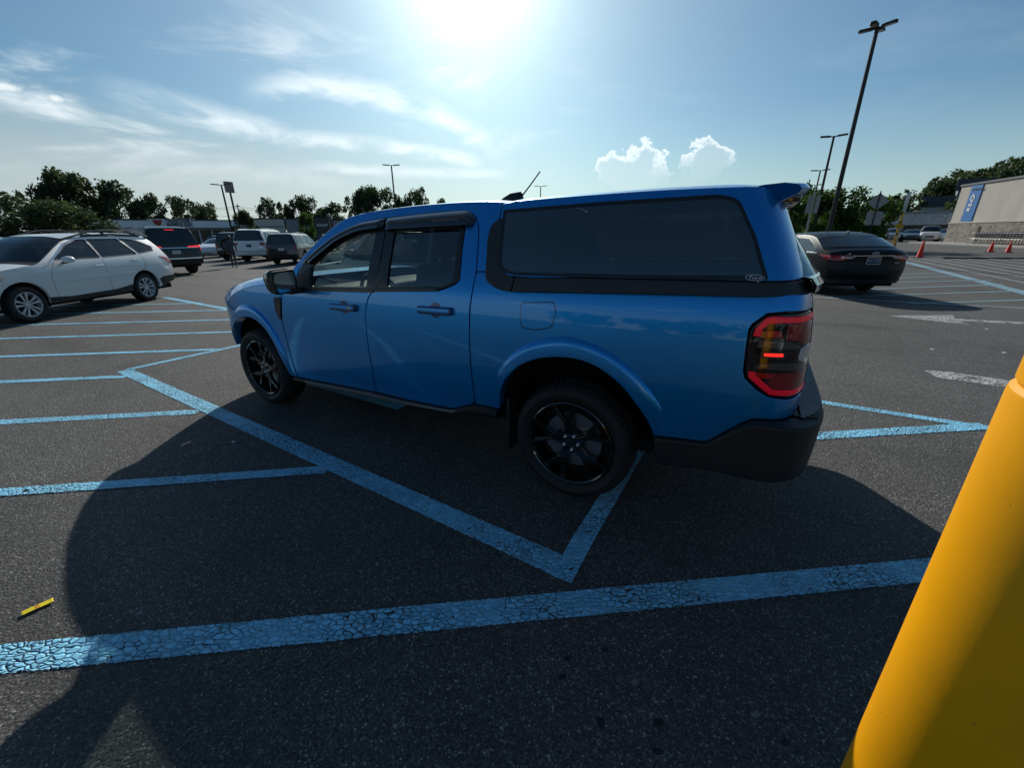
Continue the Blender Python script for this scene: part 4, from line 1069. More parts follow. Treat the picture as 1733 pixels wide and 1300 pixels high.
patch([(7.02, 7.56), (7.62, 6.70), (7.80, 7.05), (9.6, 6.22), (9.70, 6.42), (7.92, 7.24), (8.22, 7.55)], W_)
patch([(4.70, 4.42), (4.92, 4.34), (5.28, 4.02), (6.1, 3.55), (6.0, 3.36), (5.0, 3.83), (4.60, 4.17)], W_)

# ------------------------------------------------------------------ bollard in the right foreground
t = MT('yellow_bollard_plastic'); nz = t.noise(t.co(), 3.5, 6, .65); sp = t.rng(t.noise(t.co(), 24., 5, .7), .64, .8)
c = t.mix(1., (.95, .41, .001), t.ramp(nz, [(.3, .88), (.7, 1.05)]), 'MULTIPLY'); c = t.mix(t.math('MULTIPLY', sp, .25), c, (.30, .17, .03))
scf = t.rng(t.noise(t.map(t.co(), (7, 7, 1.1)), 2.2, 7, .72), .62, .74); c = t.mix(t.math('MULTIPLY', scf, .50), c, (.50, .24, .04))
dk = t.rng(t.vor(t.co(), 23.), .05, .02); c = t.mix(t.math('MULTIPLY', dk, .6), c, (.12, .07, .02))
t.set(color=c, rough=.42, spec=.4, sss=0.0); t.bump(t.noise(t.co(), 120., 4, .6), .06, .003); M['bollard'] = t.m
bd, bR = .74, .125
baz = R_(52.3) + math.asin(bR / bd)
bl = empty('bollard', (bd * math.sin(baz), bd * math.cos(baz), 0)); tag(bl, 'large yellow plastic sleeved bollard close by in the right foreground', 'bollard')
MB().lathe([(bR + .012, .0), (bR + .012, .03), (bR, .04), (bR, .60), (bR, 1.345), (bR - .001, 1.350), (bR - .006, 1.354), (bR - .006, 1.358)], 96).build('sleeve', M['bollard'], bl, R_(25))
MB().lathe([(bR - .006, 1.356), (bR - .003, 1.360), (bR - .003, 1.392), (bR - .008, 1.396), (bR - .008, 1.400)], 96).build('cap_ring', M['bollard'], bl, R_(25))
MB().lathe([(bR - .008, 1.398), (bR - .003, 1.403), (bR - .005, 1.435), (bR * .86, 1.465), (bR * .55, 1.490), (bR * .25, 1.501), (.0, 1.504)], 96).build('cap_dome', M['bollard'], bl, R_(40))
am = math.atan2(-bl.location.y, -bl.location.x)
for da in (.42,):
    a_ = am + da
    MB().tube([((bR - .0015) * math.cos(a_), (bR - .0015) * math.sin(a_), z) for z in (.05, .5, 1.0, 1.34)], .003, 6).build('mould_seam', M['bollard'], bl)
# ------------------------------------------------------------------ litter
t = MT('printed_yellow_wrapper'); co = t.co(); sx = t.n('ShaderNodeSeparateXYZ'); t.L.new(co, sx.inputs[0])
pr = t.math('MULTIPLY', t.math('GREATER_THAN', t.noise(t.map(co, (260, 520, 1)), 1., 2), .56), t.rng(t.math('ABSOLUTE', sx.outputs[1]), .006, .004))
mid = t.math('MULTIPLY', t.rng(t.math('ABSOLUTE', t.math('ADD', sx.outputs[0], .002)), .009, .006), t.math('GREATER_THAN', t.noise(t.map(co, (300, 300, 1)), 1., 2), .48))
c = t.mix(t.math('MULTIPLY', pr, .45), (.85, .68, .01), (.35, .22, .01)); c = t.mix(mid, c, (.45, .05, .02)); t.set(color=c, rough=.3); M['wrapper'] = t.m
rows = []
for i in range(13):
    u = i / 12; x = -.048 + .096 * u; rows.append([(x, y, .007 + .0012 * math.sin(u * 5) + .0012 * abs(y) / .011 + (.002 if i in (0, 12) else 0)) for y in (-.0150, -.0085, 0, .0085, .0150)])
wp = grid('candy_wrapper', rows, M['wrapper'], None, R_(60)); wp.location = (-2.085, 1.352, 0); wp.rotation_euler = (0, 0, math.atan2(.075, .06)); tag(wp, 'small yellow printed wrapper strip lying on the lit asphalt at left', 'wrapper')
md = wp.modifiers.new('thickness', 'SOLIDIFY'); md.thickness = .0006
random.seed(4)
def blob(name, x, y, r, mat, label, cat, group, h=.003, z=.0):
    n = 14; V = [(x, y, z + h)]; 
    ph = random.random() * 6
    for k, f in ((.6, .95), (1.0, .15)):
        for i in range(n):
            a = 2 * math.pi * i / n; q = r * k * (1 + .22 * math.sin(2 * a + ph) + .13 * math.sin(5 * a + ph * 2)); V.append((x + q * math.cos(a), y + q * math.sin(a) * .9, z + h * f))
    F = [(0, 1 + i, 1 + (i + 1) % n) for i in range(n)] + [(1 + i, 1 + n + i, 1 + n + (i + 1) % n, 1 + (i + 1) % n) for i in range(n)]
    o = obj(name, V, F, mat, None, R_(60)); tag(o, label, cat, group); return o
M['gum'] = plain('trodden_gum', (.010, .010, .011), .7); M['palespot'] = plain('dried_pale_spot', (.17, .165, .15), .8); M['paper'] = plain('white_paper_scrap', (.75, .75, .73), .7)
for x, y, w_ in ((.20, 1.10, 'left upper one of the pair nearest the long blue line'), (.17, 1.03, 'lower one of the pair nearest the long blue line'), (.35, 1.13, 'right of the pair nearest the long blue line'), (.28, .88, 'leftmost of the lower row at the bottom edge'), (.47, .88, 'upper right of the two close together near the bottom edge'), (.44, .80, 'lowest, cut close by the bottom edge'), (.85, .82, 'nearest the yellow bollard')):
    blob('gum_spot', x, y, .0125 + random.random() * .004, M['gum'], 'black gum spot, ' + w_, 'gum spot', 'gum spots')
for x, y, w_ in ((.80, .90, 'nearer the yellow bollard'), (.43, 1.01, 'among the black gum spots')):
    blob('dried_spot', x, y, .013, M['palespot'], 'pale dried spot on the shaded asphalt ' + w_, 'spot', 'pale spots')
for x, y, lb in ((5.63, 5.29, 'tiny white scrap of paper on the asphalt between the two worn arrows'), (6.37, 5.09, 'tiny white scrap of paper on the asphalt nearest the bollard'), (7.6, 6.42, 'tiny white scrap of paper just below the far white arrow'), (-2.2, 2.88, 'tiny white scrap of paper in the shadow beside the front wheel'), (-3.71, 5.73, 'tiny white scrap by the blue line ahead of the pickup')):
    blob('paper_scrap', x, y, .022 if x > 3 else .012, M['paper'], lb, 'paper scrap', 'paper scraps', .005)
# ------------------------------------------------------------------ other vehicles
def mk_paint(k, *a, **kw): M[k] = paint(k + '_paint', *a, **kw)
mk_paint('pearl', (.86, .87, .86), .0, .4, dust=.05); mk_paint('whitecar', (.80, .81, .82), .0, .4, dust=.08); mk_paint('black_', (.005, .005, .006), .0, .35, dust=.01); M['black_'].node_tree.nodes['Principled BSDF'].inputs['Coat Weight'].default_value = .5
mk_paint('navy', (.004, .006, .011), .0, .35, dust=.0); M['navy'].node_tree.nodes['Principled BSDF'].inputs['Coat Weight'].default_value = .12; M['navy'].node_tree.nodes['Principled BSDF'].inputs['Specular IOR Level'].default_value = .2; mk_paint('charcoal', (.014, .015, .017), .2, .35, dust=.02); mk_paint('silver', (.36, .38, .39), .7, .35, dust=.05); mk_paint('bronze', (.05, .035, .022), .4, .35, dust=.05); mk_paint('redcar', (.18, .01, .012), .3, .3, dust=.05)
M['clad'] = plain('grey_cladding', (.022, .023, .024), .6, bump=.2, bscale=400.)
M['glasscar'] = glass('car_glass', (.20, .23, .23), 1.2, .02)
M['railbrown'] = plain('roof_rail_plastic', (.055, .050, .045), .5)
M['plastwhite'] = plain('plate_white', (.6, .6, .58), .4)
WH = {}
def get_wheel(style, rt, rr, w):
    k = (style, rt, rr, w)
    if k not in WH: WH[k] = [wheel_parts(style, 'wheel', rt, rr, w), False]
    first = not WH[k][1]; WH[k][1] = True
    return WH[k][0], first
class Car:
    def __init__(s, name, label, cat, loc, heading, paintk, prof, parts, wins, wb, W2, sec, arch, sill, wheel, group=None, sx=1., sz=1., frontdrop=.17, reardrop=.06, glassk='glasscar', detail=1):
        s.root = empty(name, (*loc, 0), heading); tag(s.root, label, cat, group); s.P = M[paintk]
        s.prof = [(a * sx, b * sz, c * sx, d * sz) for a, b, c, d in prof]; s.W2 = W2; s.wb = wb
        xf = max(p[0] for p in s.prof); xr = min(p[0] for p in s.prof); s.xf, s.xr = xf, xr
        zt, gt = np.array([a for a, b in sec]) * sz, np.array([b for a, b in sec])
        X, Y = _spl(zt, gt)
        def yp(x):
            x = np.asarray(x, float); a = np.clip((x - (xf - 1.25)) / 1.25, 0, 1.3); b = np.clip(((xr + .9) - x) / .9, 0, 1.3)
            return W2 * (1 - frontdrop * a ** 2.4 - reardrop * b ** 2.6)
        def S(x, z, off=0): return np.stack([np.asarray(x, float), yp(x) + np.interp(z, X, Y) + off, np.asarray(z, float)], -1)
        s.S = S
        r_, az = arch; q = []
        top = [(a, b) for a, b, c, d in s.prof]
        # bottom edge from rear to front with the wheel arches cut out
        zs = sill
        def archpts(cx): return [(cx + r_ * 1.02 * math.cos(t), az + r_ * math.sin(t)) for t in np.linspace(math.pi + .12, -.12, 15)]
        bot = [(top[-1][0], top[-1][1])]
        for cx in (0, wb):
            ap = [p for p in archpts(cx) if p[1] > zs]
            bot += [(ap[0][0] - .002, zs)] + ap + [(ap[-1][0] + .002, zs)]
        out = smooth_keep(top) + bot[1:]
        wl = [rounded([(a * sx, b * sz) for a, b in w], .035, 3) for w in wins]
        s.sides = []
        for sg in (1, -1):
            sd = panel('body_side', out, S, s.P, s.root, holes=wl, res=.10 if detail else .2, bev=.014, dep=.05, sgn=sg)
            s.sides.append(sd)
            for w in wl:
                ww = np.array(w); ww = ww if area2(ww) > 0 else ww[::-1]
                panel('window', [tuple(p) for p in offset(ww, .004)], S, M[glassk], sd, res=.25, off=-.012, bev=.001, dep=.002, sgn=sg)
                if detail: panel('window_trim', [tuple(p) for p in offset(ww, .016)], S, M['blacktrim'], sd, holes=[[tuple(p) for p in offset(ww, -.008)]], res=.2, off=.002, bev=.003, dep=.012, sgn=sg)
            # wheel housings
            for cx in (0, wb):
                rows = [[(cx + (r_ + .01) * math.cos(t), y * sg, az + (r_ + .01) * math.sin(t)) for t in np.linspace(-.3, math.pi + .3, 14)] for y in (W2 - .06, W2 - .42)]
                grid('wheel_housing', rows, M['well'], s.root, R_(60))
        for i0, i1, nm, mk, n in parts:
            e = [(a, b) for a, b, c, d in s.prof[i0:i1 + 1]]; c = [(c, d) for a, b, c, d in s.prof[i0:i1 + 1]]
            k = max(4, 4 * (i1 - i0)); across(nm, rs2(e, k) if len(e) > 2 else [tuple(np.array(e[0]) + (np.array(e[1]) - np.array(e[0])) * t_) for t_ in np.linspace(0, 1, k)], rs2(c, k) if len(c) > 2 else [tuple(np.array(c[0]) + (np.array(c[1]) - np.array(c[0])) * t_) for t_ in np.linspace(0, 1, k)], n, s.P if mk == 'P' else M[mk], s.root, cols=17, surf=S, eo=-.004)
        MB().box(xr + .1, xf - .12, -W2 + .16, W2 - .16, zs - .06, zs + .10).box(0 + .42, wb - .42, -W2 + .08, W2 - .08, zs - .02, zs + .12).build('floor_pan', M['well'], s.root, None)
        # cabin filling: floor, seats, dash (dark masses behind the glass)
        zb = min(b for w in wins for a, b in w) * sz
        c = MB(); c.box(xr + .15, xf - 1.0, -W2 + .18, W2 - .18, zs + .1, zb - .12)
        for x in ([wb * .50, wb * .18] if detail else []):
            for y in (-.38, .38): c.bbox(x - .07, x + .07, y - .24, y + .24, zb - .15, zb + .22, .05).bbox(x - .10, x - .02, y - .13, y + .13, zb + .24, zb + .40, .035)
        c.build('cabin', M['cabin'], s.root, R_(45))
        st, rt, rr, ww = wheel
        for cx in (0, wb):
            for sg in (1, -1):
                w, first = get_wheel(st, rt, rr, ww)
                place_wheel(w, s.root, cx, sg * (W2 - ww / 2 - .025), rt - .006, sg, 0, random.random() * 6, first)
        # rear surface in (y, z)
        pr = [p for p in s.prof if p[0] < .3]; pr = sorted(pr, key=lambda p: p[1])
        zz = np.array([p[1] for p in pr]); ex = np.array([p[0] for p in pr]); zc = np.array([p[3] for p in pr]); cx_ = np.array([p[2] for p in pr])
        def RS(y, z, off=0):
            y = np.asarray(y, float); z = np.asarray(z, float); xe = np.interp(z, zz, ex); xc = np.interp(z, zc, cx_); ye = yp(xe) + np.interp(z, X, Y)
            u = np.clip(np.abs(y) / ye, 0, 1.02); w = 1 - u ** parts[-1][4]
            return np.stack([xe + (xc - xe) * w - off, y, z], -1)
        s.R = RS
        pf = [p for p in s.prof if p[0] > wb]; pf = sorted(pf, key=lambda p: p[1])
        z2 = np.array([p[1] for p in pf]); e2 = np.array([p[0] for p in pf]); c2 = np.array([p[2] for p in pf]); zc2 = np.array([p[3] for p in pf])
        def FS(y, z, off=0):
            y = np.asarray(y, float); z = np.asarray(z, float); xe = np.interp(z, z2, e2); xc = np.interp(z, zc2, c2); ye = yp(xe) + np.interp(z, X, Y)
            u = np.clip(np.abs(y) / ye, 0, 1.02); w = 1 - u ** parts[0][4]
            return np.stack([xe + (xc - xe) * w + off, y, z], -1)
        s.Fr = FS
    def side(s, name, poly, mk, off=.004, sgn=(1, -1), r=0, parent=None, dep=.008, res=.1, bev=.003, holes=()):
        p = rounded(poly, r, 3) if r else poly
        for g in sgn: o = panel(name, p, s.S, s.P if mk == 'P' else M[mk], parent or s.root, res=res, off=off, bev=bev, dep=dep, sgn=g, holes=holes)
        return o
    def rear(s, name, poly, mk, off=.005, mirror=False, r=0, dep=.01, parent=None, res=.08, bev=.003):
        p = rounded(poly, r, 3) if r else poly
        o = panel(name, p, s.R, s.P if mk == 'P' else M[mk], parent or s.root, res=res, off=off, bev=bev, dep=dep)
        if mirror: panel(name, p, s.R, s.P if mk == 'P' else M[mk], parent or s.root, res=res, off=off, bev=bev, dep=dep, sgn=-1)
        return o
    def front(s, name, poly, mk, off=.005, mirror=False, r=0, dep=.01, res=.08):
        p = rounded(poly, r, 3) if r else poly
        for g in ((1, -1) if mirror else (1,)): panel(name, p, s.Fr, s.P if mk == 'P' else M[mk], s.root, res=res, off=off, bev=.003, dep=dep, sgn=g)
    def seams(s, lines, w=.006):
        for ln in lines:
            a = np.array(smoothpoly(ln, 4)); t = np.gradient(a, axis=0); t /= np.linalg.norm(t, axis=1)[:, None]; nn = np.stack([-t[:, 1], t[:, 0]], 1) * w / 2
            for sg in (1, -1):
                rows = [s.S(q[:, 0], q[:, 1], .0012) * [1, sg, 1] for q in (a - nn, a + nn)]
                grid('door_gap', rows, M['glossblack'], s.sides[0 if sg > 0 else 1], None)
    def mirrors(s, x, z, mk='P', sc=1.0):
        y0 = float(s.S(np.array([x]), np.array([z]))[0][1])
        for sg in (1, -1):
            rows = []
            for dx, k in ((-.0, .9), (.01, 1.0), (.06, .98), (.11, .8), (.14, .3)):
                rows.append([(x + dx * sc, sg * (y0 + .13 * sc + .115 * sc * k * math.cos(t) * (1 if math.cos(t) > 0 else .9)), z + .03 + .068 * sc * k * math.sin(t)) for t in np.linspace(0, 2 * math.pi, 17)[:-1]])
            h = grid('door_mirror', rows, s.P if mk == 'P' else M[mk], s.root, R_(50), cyc=True, caps=True)
            MB().bbox(x + .01, x + .06, min(sg * (y0 - .03), sg * (y0 + .10)), max(sg * (y0 - .03), sg * (y0 + .10)), z - .05, z - .01, .01).build('mirror_stalk', M['blacktrim'], h)
            MB().prism([(.098 * sc * math.cos(t), .055 * sc * math.sin(t)) for t in np.linspace(0, 2 * math.pi, 17)[:-1]], 0, .003, lambda u, v, hh: (x - .003 - hh, sg * (y0 + .128 * sc + u), z + .03 + v)).build('mirror_glass', M['mirror'], h)
    def handles(s, pts, mk='chrome'):
        for x, z in pts:
            for sg in (1, -1):
                panel('door_handle', rounded([(x - .10, z - .014), (x + .10, z - .018), (x + .10, z + .012), (x - .10, z + .018)], .012, 3), s.S, s.P if mk == 'P' else M[mk], s.sides[0 if sg > 0 else 1], res=.05, off=.026, bev=.008, dep=.026, sgn=sg)
    def plate(s, z, txt=None, y=0.0, mk='plastwhite', w=.305, h=.152, tk='plateblue'):
        x = float(s.R(np.array([y]), np.array([z]))[0][0])
        p = MB().bbox(x - .014, x - .004, y - w / 2, y + w / 2, z - h / 2, z + h / 2, .004).build('number_plate', M[mk], s.root)
        if txt:
            V, F = text_mesh(txt, .085, .002, 0, .002)
            obj('plate_characters', [(x - .0155, y - v.x * .74, z + v.y) for v in V], F, M[tk], p)
        return p
def smooth_keep(p, k=3):
    return smoothpoly(p, k)
SEC = [(.20, -.06), (.35, -.03), (.50, -.012), (.70, 0), (.85, -.004), (1.0, -.02), (1.1, -.05), (1.25, -.115), (1.45, -.22), (1.6, -.31), (1.75, -.40)]
SECB = [(.20, -.05), (.40, -.02), (.60, -.004), (.85, 0), (1.05, -.008), (1.2, -.03), (1.35, -.065), (1.6, -.14), (1.8, -.21), (1.95, -.28), (2.1, -.34)]
WAG = [(3.42, .34, 3.66, .30), (3.47, .50, 3.72, .50), (3.46, .68, 3.72, .66), (3.38, .82, 3.67, .82), (3.20, .92, 3.50, .93), (2.90, .985, 3.1, 1.03), (2.45, 1.04, 2.62, 1.09), (2.28, 1.085, 2.50, 1.12), (1.75, 1.37, 1.95, 1.44), (1.42, 1.505, 1.60, 1.575), (1.0, 1.555, 1.1, 1.625), (.3, 1.572, .3, 1.645), (-.3, 1.555, -.35, 1.63), (-.62, 1.515, -.75, 1.59), (-.80, 1.36, -.98, 1.36), (-.93, 1.12, -1.10, 1.12), (-1.0, .95, -1.16, .93), (-1.02, .75, -1.18, .74), (-1.0, .60, -1.19, .60), (-.96, .42, -1.14, .40)]
WAGP = [(0, 3, 'front_bumper', 'P', 2.6), (3, 6, 'hood', 'P', 4), (6, 7, 'cowl', 'blackplastic', 4), (7, 9, 'windscreen', 'glasscar', 3.2), (9, 13, 'roof', 'P', 4), (13, 15, 'rear_window', 'glasscar', 3.2), (15, 17, 'tailgate', 'P', 3), (17, 19, 'rear_bumper', 'P', 3)]
SUV = [(3.85, .36, 4.02, .34), (3.90, .55, 4.08, .55), (3.90, .95, 4.08, .95), (3.75, 1.08, 3.92, 1.12), (2.95, 1.17, 3.0, 1.22), (2.62, 1.205, 2.78, 1.25), (1.98, 1.70, 2.17, 1.77), (1.62, 1.85, 1.72, 1.915), (.5, 1.90, .5, 1.96), (-.6, 1.885, -.65, 1.945), (-.93, 1.84, -1.0, 1.89), (-1.04, 1.27, -1.12, 1.27), (-1.09, .95, -1.17, .95), (-1.12, .66, -1.20, .66), (-1.08, .42, -1.16, .42)]
SUVP = [(0, 2, 'front_bumper', 'P', 3.5), (2, 5, 'hood', 'P', 5), (5, 7, 'windscreen', 'glasscar', 4), (7, 10, 'roof', 'P', 5), (10, 11, 'rear_window', 'glassblackout', 5), (11, 13, 'tailgate', 'P', 5), (13, 14, 'rear_bumper', 'P', 5)]
SED = [(3.45, .28, 3.70, .25), (3.52, .45, 3.79, .45), (3.47, .62, 3.76, .60), (3.2, .78, 3.5, .80), (2.6, .92, 2.75, .965), (2.2, .975, 2.4, 1.02), (1.5, 1.28, 1.7, 1.34), (1.1, 1.37, 1.25, 1.445), (.5, 1.405, .5, 1.475), (.05, 1.375, .0, 1.445), (-.22, 1.305, -.35, 1.375), (-.58, 1.12, -.92, 1.145), (-.72, 1.05, -1.0, 1.10), (-.92, 1.005, -1.10, 1.065), (-.985, .94, -1.175, 1.00), (-1.0, .80, -1.165, .80), (-1.02, .62, -1.20, .62), (-1.0, .50, -1.20, .50), (-.95, .30, -1.12, .28)]
SEDP = [(0, 3, 'front_bumper', 'P', 2.6), (3, 5, 'hood', 'P', 4), (5, 7, 'windscreen', 'glasscar', 3.2), (7, 10, 'roof', 'P', 4), (10, 11, 'rear_window', 'glasssedan', 3.2), (11, 14, 'boot_lid', 'P', 3.4), (14, 16, 'boot_panel', 'P', 3), (16, 18, 'rear_bumper', 'P', 3)]
M['glassblackout'] = glass('blackout_rear_glass', (.02, .02, .02), .9, .01)
M['glasssedan'] = glass('sedan_rear_glass', (.10, .12, .13), 1.6, .02)
WINW = [[(1.98, 1.125), (1.52, 1.395), (1.25, 1.480), (1.02, 1.498), (.985, 1.115)], [(.93, 1.118), (.965, 1.502), (.22, 1.502), (-.02, 1.145)], [(-.085, 1.155), (.145, 1.500), (-.22, 1.474), (-.60, 1.295), (-.585, 1.205)]]
WINS = [[(2.28, 1.27), (1.80, 1.68), (1.62, 1.76), (1.25, 1.78), (1.25, 1.25)], [(1.15, 1.25), (1.15, 1.785), (.15, 1.785), (.15, 1.25)], [(.03, 1.25), (.03, 1.785), (-.72, 1.765), (-.84, 1.34), (-.78, 1.27)]]
WIND = [[(1.90, 1.00), (1.38, 1.245), (1.0, 1.315), (.72, 1.33), (.70, .985)], [(.64, .985), (.66, 1.33), (.14, 1.305), (-.15, 1.20), (-.42, 1.05), (-.36, .995)]]

# white wagon on the left, nose towards us
C = Car('parked_wagon', 'white estate car with brown roof rails and two-tone alloy wheels', 'car', (-10.12, 10.66), R_(-89.6), 'pearl', WAG, WAGP, WINW, 2.745, .92, SEC, (.395, .36), .30, ('alloy_twin', .345, .235, .225))
C.side('cladding', [(2.34, .30), (2.34, .42), (1.9, .385), (.85, .40), (.42, .46), (.42, .30)], 'clad', .010, dep=.05)
for cx in (0, 2.745):
    pass
C.side('side_moulding', [(1.98, .690), (1.98, .712), (.30, .752), (.30, .728)], 'P', .014, dep=.016, bev=.006)
C.seams([[(2.17, .42), (2.20, .75), (2.12, .95), (2.02, 1.08)], [(.96, .40), (.975, .80), (.955, 1.10)], [(.36, .46), (.33, .62), (-.05, .80), (-.12, 1.0), (-.06, 1.14)], [(2.3, .98), (2.1, 1.04)]])
C.mirrors(1.80, 1.085); C.handles([(1.13, .955), (.13, 1.010)])
C.side('tail_lamp', [(-.66, 1.075), (-.90, 1.02), (-1.0, .935), (-1.005, .86), (-.84, .93)], 'tailred', .010, r=.02)
C.rear('tail_lamp', [(.50, .98), (.80, .98), (.84, .88), (.55, .86)], 'tailred', mirror=True)
C.side('headlamp', [(3.40, .70), (3.38, .83), (3.02, .90), (2.92, .86), (3.12, .74)], 'lampclear', .006, r=.03)
C.front('grille', [(-.45, .62), (.45, .62), (.40, .80), (-.40, .80)], 'glossblack', r=.04)
C.rear('bumper_cladding', [(-.80, .42), (.80, .42), (.84, .56), (-.84, .56)], 'clad', .012); C.plate(.86)
C.side('bumper_corner', [(-.52, .30), (-.42, .50), (-.55, .56), (-.99, .58), (-.97, .44), (-.7, .38)], 'clad', .010, dep=.04)
for sg in (1, -1):
    q = [(1.42, 1.545), (1.05, 1.625), (.70, 1.685), (.55, 1.692), (.45, 1.692), (.10, 1.69), (-.30, 1.675), (-.52, 1.60), (-.60, 1.555)]
    a = np.array(smoothpoly([(1.50, 1.50), (1.10, 1.590), (.62, 1.690), (-.05, 1.690), (-.40, 1.672), (-.72, 1.545)], 6)); y = .92 - .275
    rows = []
    for dy, dz in ((-.022, -.016), (-.022, .014), (.018, .018), (.026, -.014)): rows.append([(x, sg * (y + dy), z + dz) for x, z in a])
    rows.append(rows[0]); rl = grid('roof_rail', rows, M['railbrown'], C.root, R_(35))
    for x0, x1 in ((.62, .40), (-.10, -.40)): MB().tube([(x0, sg * y, 1.675), (x1, sg * y, 1.575)], .020, 8).build('rail_foot', M['railbrown'], rl)
    a2 = [(1.02, sg * .635, 1.575), (.3, sg * .64, 1.60), (-.5, sg * .635, 1.565)]
    MB().tube(a2, .022, 8).build('rail_base', M['railbrown'], rl)
for x in (.55,): MB().bbox(x - .05, x + .05, -.62, .62, 1.672, 1.70, .01).build('roof_crossbar', M['railbrown'], C.root)
C.side('chrome_line', [(2.06, 1.085), (2.10, 1.085), (1.56, 1.425), (1.25, 1.512), (.98, 1.524), (.1, 1.527), (-.25, 1.495), (-.66, 1.295), (-.64, 1.285), (-.24, 1.482), (.1, 1.513), (.98, 1.510), (1.24, 1.498), (1.53, 1.412)], 'chrome', .006, dep=.006, bev=.001)
WAGON = C

# black full-size SUV with brake lights on
C = Car('moving_suv', 'black full-size SUV seen from behind with red brake lights lit', 'suv', (-14.95, 18.65), R_(148), 'black_', SUV, SUVP, WINS, 3.11, 1.01, SECB, (.45, .42), .38, ('alloy5', .41, .28, .28), glassk='glassdark')
C.rear('light_band', [(-.86, 1.085), (.86, 1.085), (.86, 1.125), (-.86, 1.125)], 'chrome', .012)
C.rear('brake_light', [(.46, 1.125), (.90, 1.115), (.95, 1.19), (.48, 1.165)], 'redbrake' if 'redbrake' in M else M.setdefault('redbrake', emit('lit_brake_lamp', (1., .03, .03), .7)) and 'redbrake', .012, mirror=True)
C.side('brake_light', [(-.90, 1.20), (-1.08, 1.19), (-1.10, .98), (-1.02, 1.02)], 'redbrake', .006)
C.rear('brake_light_upper', [(-.16, 1.80), (.16, 1.80), (.16, 1.825), (-.16, 1.825)], 'redbrake', .006)
C.plate(.93); C.rear('bumper_panel', [(-.92, .48), (.92, .48), (.95, .70), (-.95, .70)], 'blackplastic', .02); C.mirrors(2.2, 1.28); C.seams([[(2.35, .45), (2.4, 1.0), (2.3, 1.2)], [(1.2, .4), (1.2, 1.2)], [(.1, .9), (.09, 1.2)]]); C.handles([(1.35, 1.12), (.3, 1.12)], 'chrome')
C.rear('bumper_line', [(-.92, .66), (.92, .66), (.93, .70), (-.93, .70)], 'chrome', .022)
for sg in (1, -1): MB().tube([(1.4, sg * .66, 1.93), (.4, sg * .68, 1.955), (-.6, sg * .67, 1.94)], .018, 8).build('roof_rail', M['blacktrim'], C.root)
# white full-size SUV, parked tail towards us
C = Car('parked_suv', 'white full-size SUV parked tail towards us beside the walking person', 'suv', (-16.39, 28.1), R_(96), 'whitecar', SUV, SUVP, WINS, 3.10, 1.0, SECB, (.45, .42), .38, ('alloy5', .41, .28, .28), glassk='glassdark')
C.rear('tail_lamp', [(.66, 1.00), (.92, .98), (.93, 1.16), (.62, 1.17)], 'tailred', .014, mirror=True, r=.03); C.side('tail_lamp', [(-.86, 1.02), (-1.08, .98), (-1.07, 1.17), (-.92, 1.15)], 'tailred', .006)
C.plate(.97, mk='plateblue'); C.rear('bumper_gap', [(-.95, .67), (.95, .67), (.95, .69), (-.95, .69)], 'glossblack', .010); C.rear('plate_lamp_bar', [(-.38, 1.08), (.38, 1.08), (.36, 1.12), (-.36, 1.12)], 'P', .03); C.mirrors(2.2, 1.28)
C.rear('badge', [(-.78, .88), (-.60, .88), (-.60, .91), (-.78, .91)], 'chrome', .008); C.seams([[(1.2, .4), (1.2, 1.2)], [(.1, .9), (.09, 1.2)]])
MB().tube([(-1.14, -.1, 1.30), (-1.16, .15, 1.34)], .012, 6).build('wiper', M['blacktrim'], C.root)
for sg in (1, -1): MB().tube([(1.4, sg * .66, 1.93), (.4, sg * .68, 1.965), (-.6, sg * .67, 1.95)], .02, 8).build('roof_rail', M['white'], C.root)
# dark small boxy SUV
C = Car('parked_suv', 'dark boxy small SUV with roof rack parked right of the white one', 'suv', (-12.75, 24.8), R_(96), 'charcoal', SUV, SUVP, WINS, 2.635, .88, SECB, (.40, .38), .33, ('alloy5', .345, .225, .22), sx=.845, sz=.86, glassk='glassdark')
C.rear('tail_lamp', [(.70, .80), (.84, .80), (.83, 1.0), (.71, 1.0)], 'tailred', .012, mirror=True, r=.02); C.plate(.83); C.mirrors(1.75, 1.10); C.seams([[(1.0, .4), (1.0, 1.05)], [(.08, .8), (.07, 1.05)]])
C.rear('bumper_panel', [(-.84, .37), (.84, .37), (.84, .55), (-.84, .55)], 'blackplastic', .02); MB().tube([(-1.0, .0, 1.10), (-1.01, .25, 1.16)], .010, 6).build('wiper', M['blacktrim'], C.root)
for sg in (1, -1): MB().tube([(1.2, sg * .58, 1.655), (.3, sg * .60, 1.70), (-.5, sg * .58, 1.67)], .018, 8).build('roof_rail', M['blacktrim'], C.root)
for x in (.8, -.1): MB().bbox(x - .03, x + .03, -.6, .6, 1.69, 1.715, .008).build('roof_crossbar', M['blacktrim'], C.root)
# dark off-roader with spare wheel
C = Car('parked_offroader', 'dark off-road car with a spare wheel on its tail behind the person', 'off-roader', (-19.3, 30.4), R_(97), 'black_', SUV, SUVP, WINS, 2.55, .90, SECB, (.46, .42), .42, ('alloy6', .40, .22, .26), sx=.80, sz=.93, glassk='glassdark')
w, f_ = get_wheel('alloy6', .40, .22, .26); sw = copy_tree(w); sw.name = 'spare_wheel'; sw.parent = C.root; sw.location = (-1.10, 0, 1.02); sw.rotation_euler = (0, 0, R_(90))
C.rear('tail_lamp', [(.70, .86), (.84, .86), (.84, 1.08), (.70, 1.08)], 'tailred', .03, mirror=True); C.plate(.72, y=.58)
